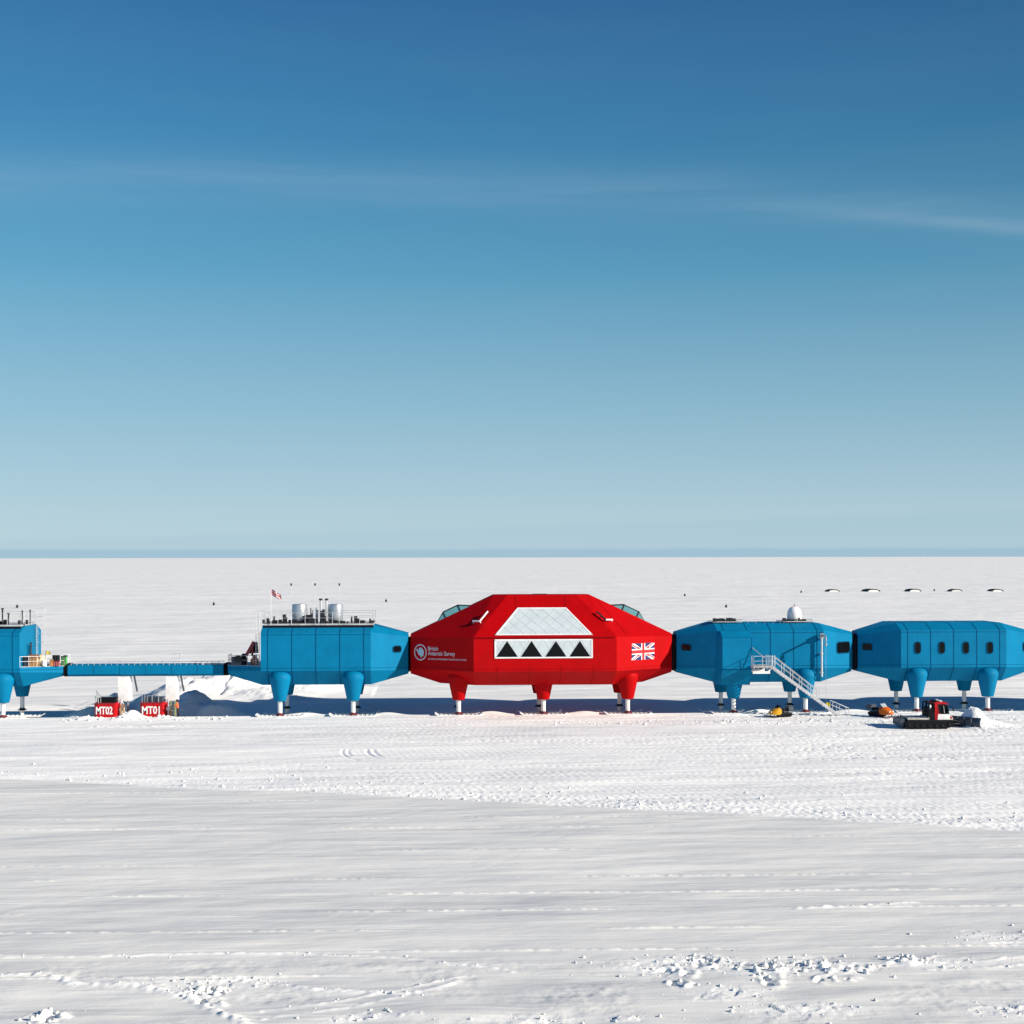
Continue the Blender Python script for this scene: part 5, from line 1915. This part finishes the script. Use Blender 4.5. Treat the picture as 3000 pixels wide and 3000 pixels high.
# ---- snowmobiles
def snowmobile(x, y, rz, label, paint, screen):
    z = gz(x, y)
    r = thing('snowmobile', label, 'snowmobile', (x, y, z + .02), 'parked snowmobiles', rz)
    # front is +x
    hood = [[Vector((a, s * w, b)) for s, w, b in ((-1, w0, z0), (-1, w0 * 1.0, z1 * .75 + z0 * .25), (-1, w0 * .6, z1), (1, w0 * .6, z1), (1, w0, z1 * .75 + z0 * .25), (1, w0, z0))]
            for a, w0, z0, z1 in ((1.25, .18, .34, .46), (1.05, .40, .28, .66), (.55, .50, .26, .92), (.15, .44, .28, .98), (-.05, .34, .30, .86))]
    MB().loft(hood).build('hood', paint, r, ang=40)
    ws = [[Vector((a, s * .34, b)) for s in (-1, -.5, .5, 1)] for a, b in ((.42, .92), (.18, 1.24))]
    ws[1] = [p + Vector((-.06 if abs(p.y) > .3 else 0, 0, 0)) for p in ws[1]]
    MB().loft([[p for p in ws[0]] + [p + Vector((-.03, 0, 0)) for p in reversed(ws[0])], [p for p in ws[1]] + [p + Vector((-.03, 0, 0)) for p in reversed(ws[1])]]).build('windscreen', screen, r)
    seat = [(-.05, .55), (-.05, .80), (-.35, .82), (-.95, .84), (-1.05, .80), (-1.02, .52)]
    MB().loft([[Vector((a, -.2, b)) for a, b in seat], [Vector((a, .2, b)) for a, b in seat]]).build('seat', BLACK, r, ang=25)
    tr = [(.35, .28), (.2, .04), (-1.25, .02), (-1.42, .2), (-1.3, .42), (.1, .5)]
    t = MB().loft([[Vector((a, -.24, b)) for a, b in tr], [Vector((a, .24, b)) for a, b in tr]])
    for i in range(12):
        xx = .15 - i * .12
        t.box((xx - .015, -.25, -.015), (xx + .015, .25, .03))
    t.build('drive_belt', BLACK, r, ang=25)
    MB().box((-1.3, -.42, .30), (.3, .42, .36)).build('running_board', DARK, r)
    for sy in (-1, 1):
        s = MB()
        yy = sy * .5
        s.loft([[Vector((a, yy + q, b + c)) for q, c in ((-.08, 0), (.08, 0), (.08, .035), (-.08, .035))] for a, b in ((.35, .01), (1.25, .01), (1.45, .09), (1.55, .22))])
        s.tube([(1.42, yy, .1), (1.2, yy, .22), (1.0, yy, .05)], .02)
        s.tube([(.85, yy, .05), (.8, sy * .28, .4)], .04)
        s.build('ski', DARK, r)
        MB().cyl((1.12, sy * .22, .56), (1.17, sy * .22, .55), .09, n=10).build('headlight', FLAGWHITE, r)
    h = MB().tube([(.05, 0, .9), (-.05, 0, 1.08), (-.1, .36, 1.1)], .022).tube([(-.05, 0, 1.08), (-.1, -.36, 1.1)], .022)
    h.build('handlebar', DARK, r)
    k = MB().box((-1.5, -.3, .60), (-.98, .3, .66))
    k.box((-1.45, -.34, .661), (-.9, .34, 1.08))
    k.tube([(-1.5, -.3, .63), (-1.55, -.3, .95), (-1.55, .3, .95), (-1.5, .3, .63)], .022)
    k.build('cargo_rack', NAVY, r)
    return r


snowmobile(35.35, 150.9, R(180 + 18), 'yellow and black snowmobile parked in front of the stairs with its nose to the left', AMBER, DARK)
snowmobile(45.9, 150.3, R(-56), 'orange snowmobile with a clear windscreen parked left of the groomer', ORANGE, mat('clear_screen', (.32, .36, .40), .1)).scale = (1.12, 1.12, 1.12)


# ---- far shelters and markers
def shelter(u, v, label, first=[None]):
    x, y = gr(u, v)
    if first[0] is None:
        r = thing('shelter', label, 'shelter', (x, y, 0), 'arched shelters far out on the snow')
        n = 16
        Rr, rise = 3.1, 1.35
        arc = lambda k, dz: [(-Rr * k * math.cos(math.pi * i / n), rise * math.sin(math.pi * i / n) ** .8 * k + dz) for i in range(n + 1)]
        o_, i_ = arc(1.0, 0), arc(.80, -.05)
        loop = o_ + i_[::-1]
        MB().loft([[Vector((a, -1.2, b)) for a, b in loop], [Vector((a, 5.5, b)) for a, b in loop]]).build('arched_roof', DARK, r, ang=30)
        fr = arc(.795, -.08)
        MB().loft([[Vector((a, -.9 - .6 * (1 - b / 1.3), b)) for a, b in fr], [Vector((a, 5.4, b)) for a, b in fr]]).build('drifted_snow', SNOW, r, ang=40)
        first[0] = r
    else:
        r = copy_tree(first[0])
    r.location = (x, y, gz(x, y) - .1)
    r['label'] = label
    return r


for (u, v), w in zip(((2441, 1735), (2556, 1735), (2678, 1734), (2800, 1733), (2920, 1733)), ('leftmost', 'second from left', 'middle', 'second from right', 'rightmost')):
    s_ = shelter(u, v, '%s of the five dark arched shelters on the far snow' % w)
    s_.rotation_euler = (0, 0, R(random.uniform(-6, 6)))
    s_.scale = (random.uniform(.9, 1.08),) * 3


def marker(u, v, label, first=[None]):
    x, y = gr(u, v + 4)
    if first[0] is None:
        r = thing('marker_drum', label, 'marker', (x, y, 0), 'marker drums on the far snow')
        MB().lathe([(.33, 0), (.36, .03), (.36, .4), (.38, .42), (.36, .44), (.36, .9), (.34, .95), (.02, .95)], n=14).build('drum', DARK, r)
        MB().cyl((.0, 0, .95), (0, 0, 1.5), .05, n=6).build('stake', DARK, r)
        first[0] = r
    else:
        r = copy_tree(first[0])
    r.location = (x, y, gz(x, y) - .05)
    r['label'] = label


marker(50, 1780, 'small dark marker drum on the snow above the roof antennas at the left edge')
marker(626, 1770, 'small dark marker drum on the snow left of the union flag')
marker(1131, 1759, 'small dark marker drum on the snow between the silver tanks and the red module')
marker(2006, 1743, 'small dark marker drum on the far snow just right of the red module')
marker(2127, 1777, 'small dark marker drum on the snow above the left roof rack')
marker(2347, 1734, 'small dark marker drum left of the row of far shelters')
marker(2737, 1728, 'small dark marker drum between the middle and fourth far shelters')


# ---- loose lumps of snow
def clods():
    rnd = np.random.RandomState(5)
    tmpl = []
    import bmesh
    for s in range(4):
        bm = bmesh.new()
        bmesh.ops.create_icosphere(bm, subdivisions=1, radius=1)
        vs = np.array([v.co[:] for v in bm.verts]) * (0.7 + 0.6 * rnd.rand(len(bm.verts), 1))
        tmpl.append((vs, [tuple(v.index for v in f.verts) for f in bm.faces]))
        bm.free()
    mb = MB()
    pts = []
    for (cx, cy), sx, sy, h in PATCHES:
        for i in range(int(13 * sx * sy) + 4):
            a = rnd.randn(2)
            pts.append((cx + a[0] * sx * .75, cy + a[1] * sy * .7, .02 + .07 * rnd.rand() ** 3))
    for pl, h, w in BERMS:
        for (ax, ay), (bx, by) in zip(pl[:-1], pl[1:]):
            for i in range(int(math.hypot(bx - ax, by - ay) * 1.6)):
                t = rnd.rand()
                pts.append((ax + (bx - ax) * t + rnd.randn() * .2, ay + (by - ay) * t + rnd.randn() * .2, .015 + .05 * rnd.rand() ** 3))
    for (cx, cy), sx, sy, h in PATCHES:
        if h > .2:
            for i in range(12):
                pts.append((cx + rnd.randn() * sx * .5, cy + rnd.randn() * sy * .5, .07 + .11 * rnd.rand() ** 2))
    for i in range(420):
        x = rnd.uniform(-45, 45)
        yb = 112.8 - (x + 33.1) * .363
        y = yb + abs(rnd.randn()) * 4.5 + .4
        if y < 150:
            pts.append((x, y, .03 + .11 * rnd.rand() ** 3))
    for i in range(130):
        pts.append((rnd.uniform(10, 60), 146.5 + rnd.randn() * 1.3, .04 + .13 * rnd.rand() ** 2))
    for i in range(60):
        pts.append((53.6 + rnd.randn() * 1.2, 140.0 + rnd.randn() * 1.2, .03 + .07 * rnd.rand() ** 2))
    for i in range(150):
        pts.append((rnd.uniform(-39, -22), 153.4 + rnd.randn() * .8, .04 + .12 * rnd.rand() ** 2))
    P = np.array(pts)
    zs = snow_height(P[:, 0], P[:, 1])[0]
    for (x, y, s), z in zip(pts, zs):
        vs, fs = tmpl[rnd.randint(4)]
        a = rnd.rand() * 6.28
        c, d = math.cos(a), math.sin(a)
        q = vs * s * (0.8 + .6 * rnd.rand(1, 3))
        mb.add([(x + p[0] * c - p[1] * d, y + p[0] * d + p[1] * c, z + s * .35 + p[2] * .8) for p in q], fs)
    o = mb.build('snow_clods', SNOW, ang=80)
    o['kind'] = 'stuff'
    o['label'] = 'loose lumps of broken snow strewn over the trampled ground'


clods()
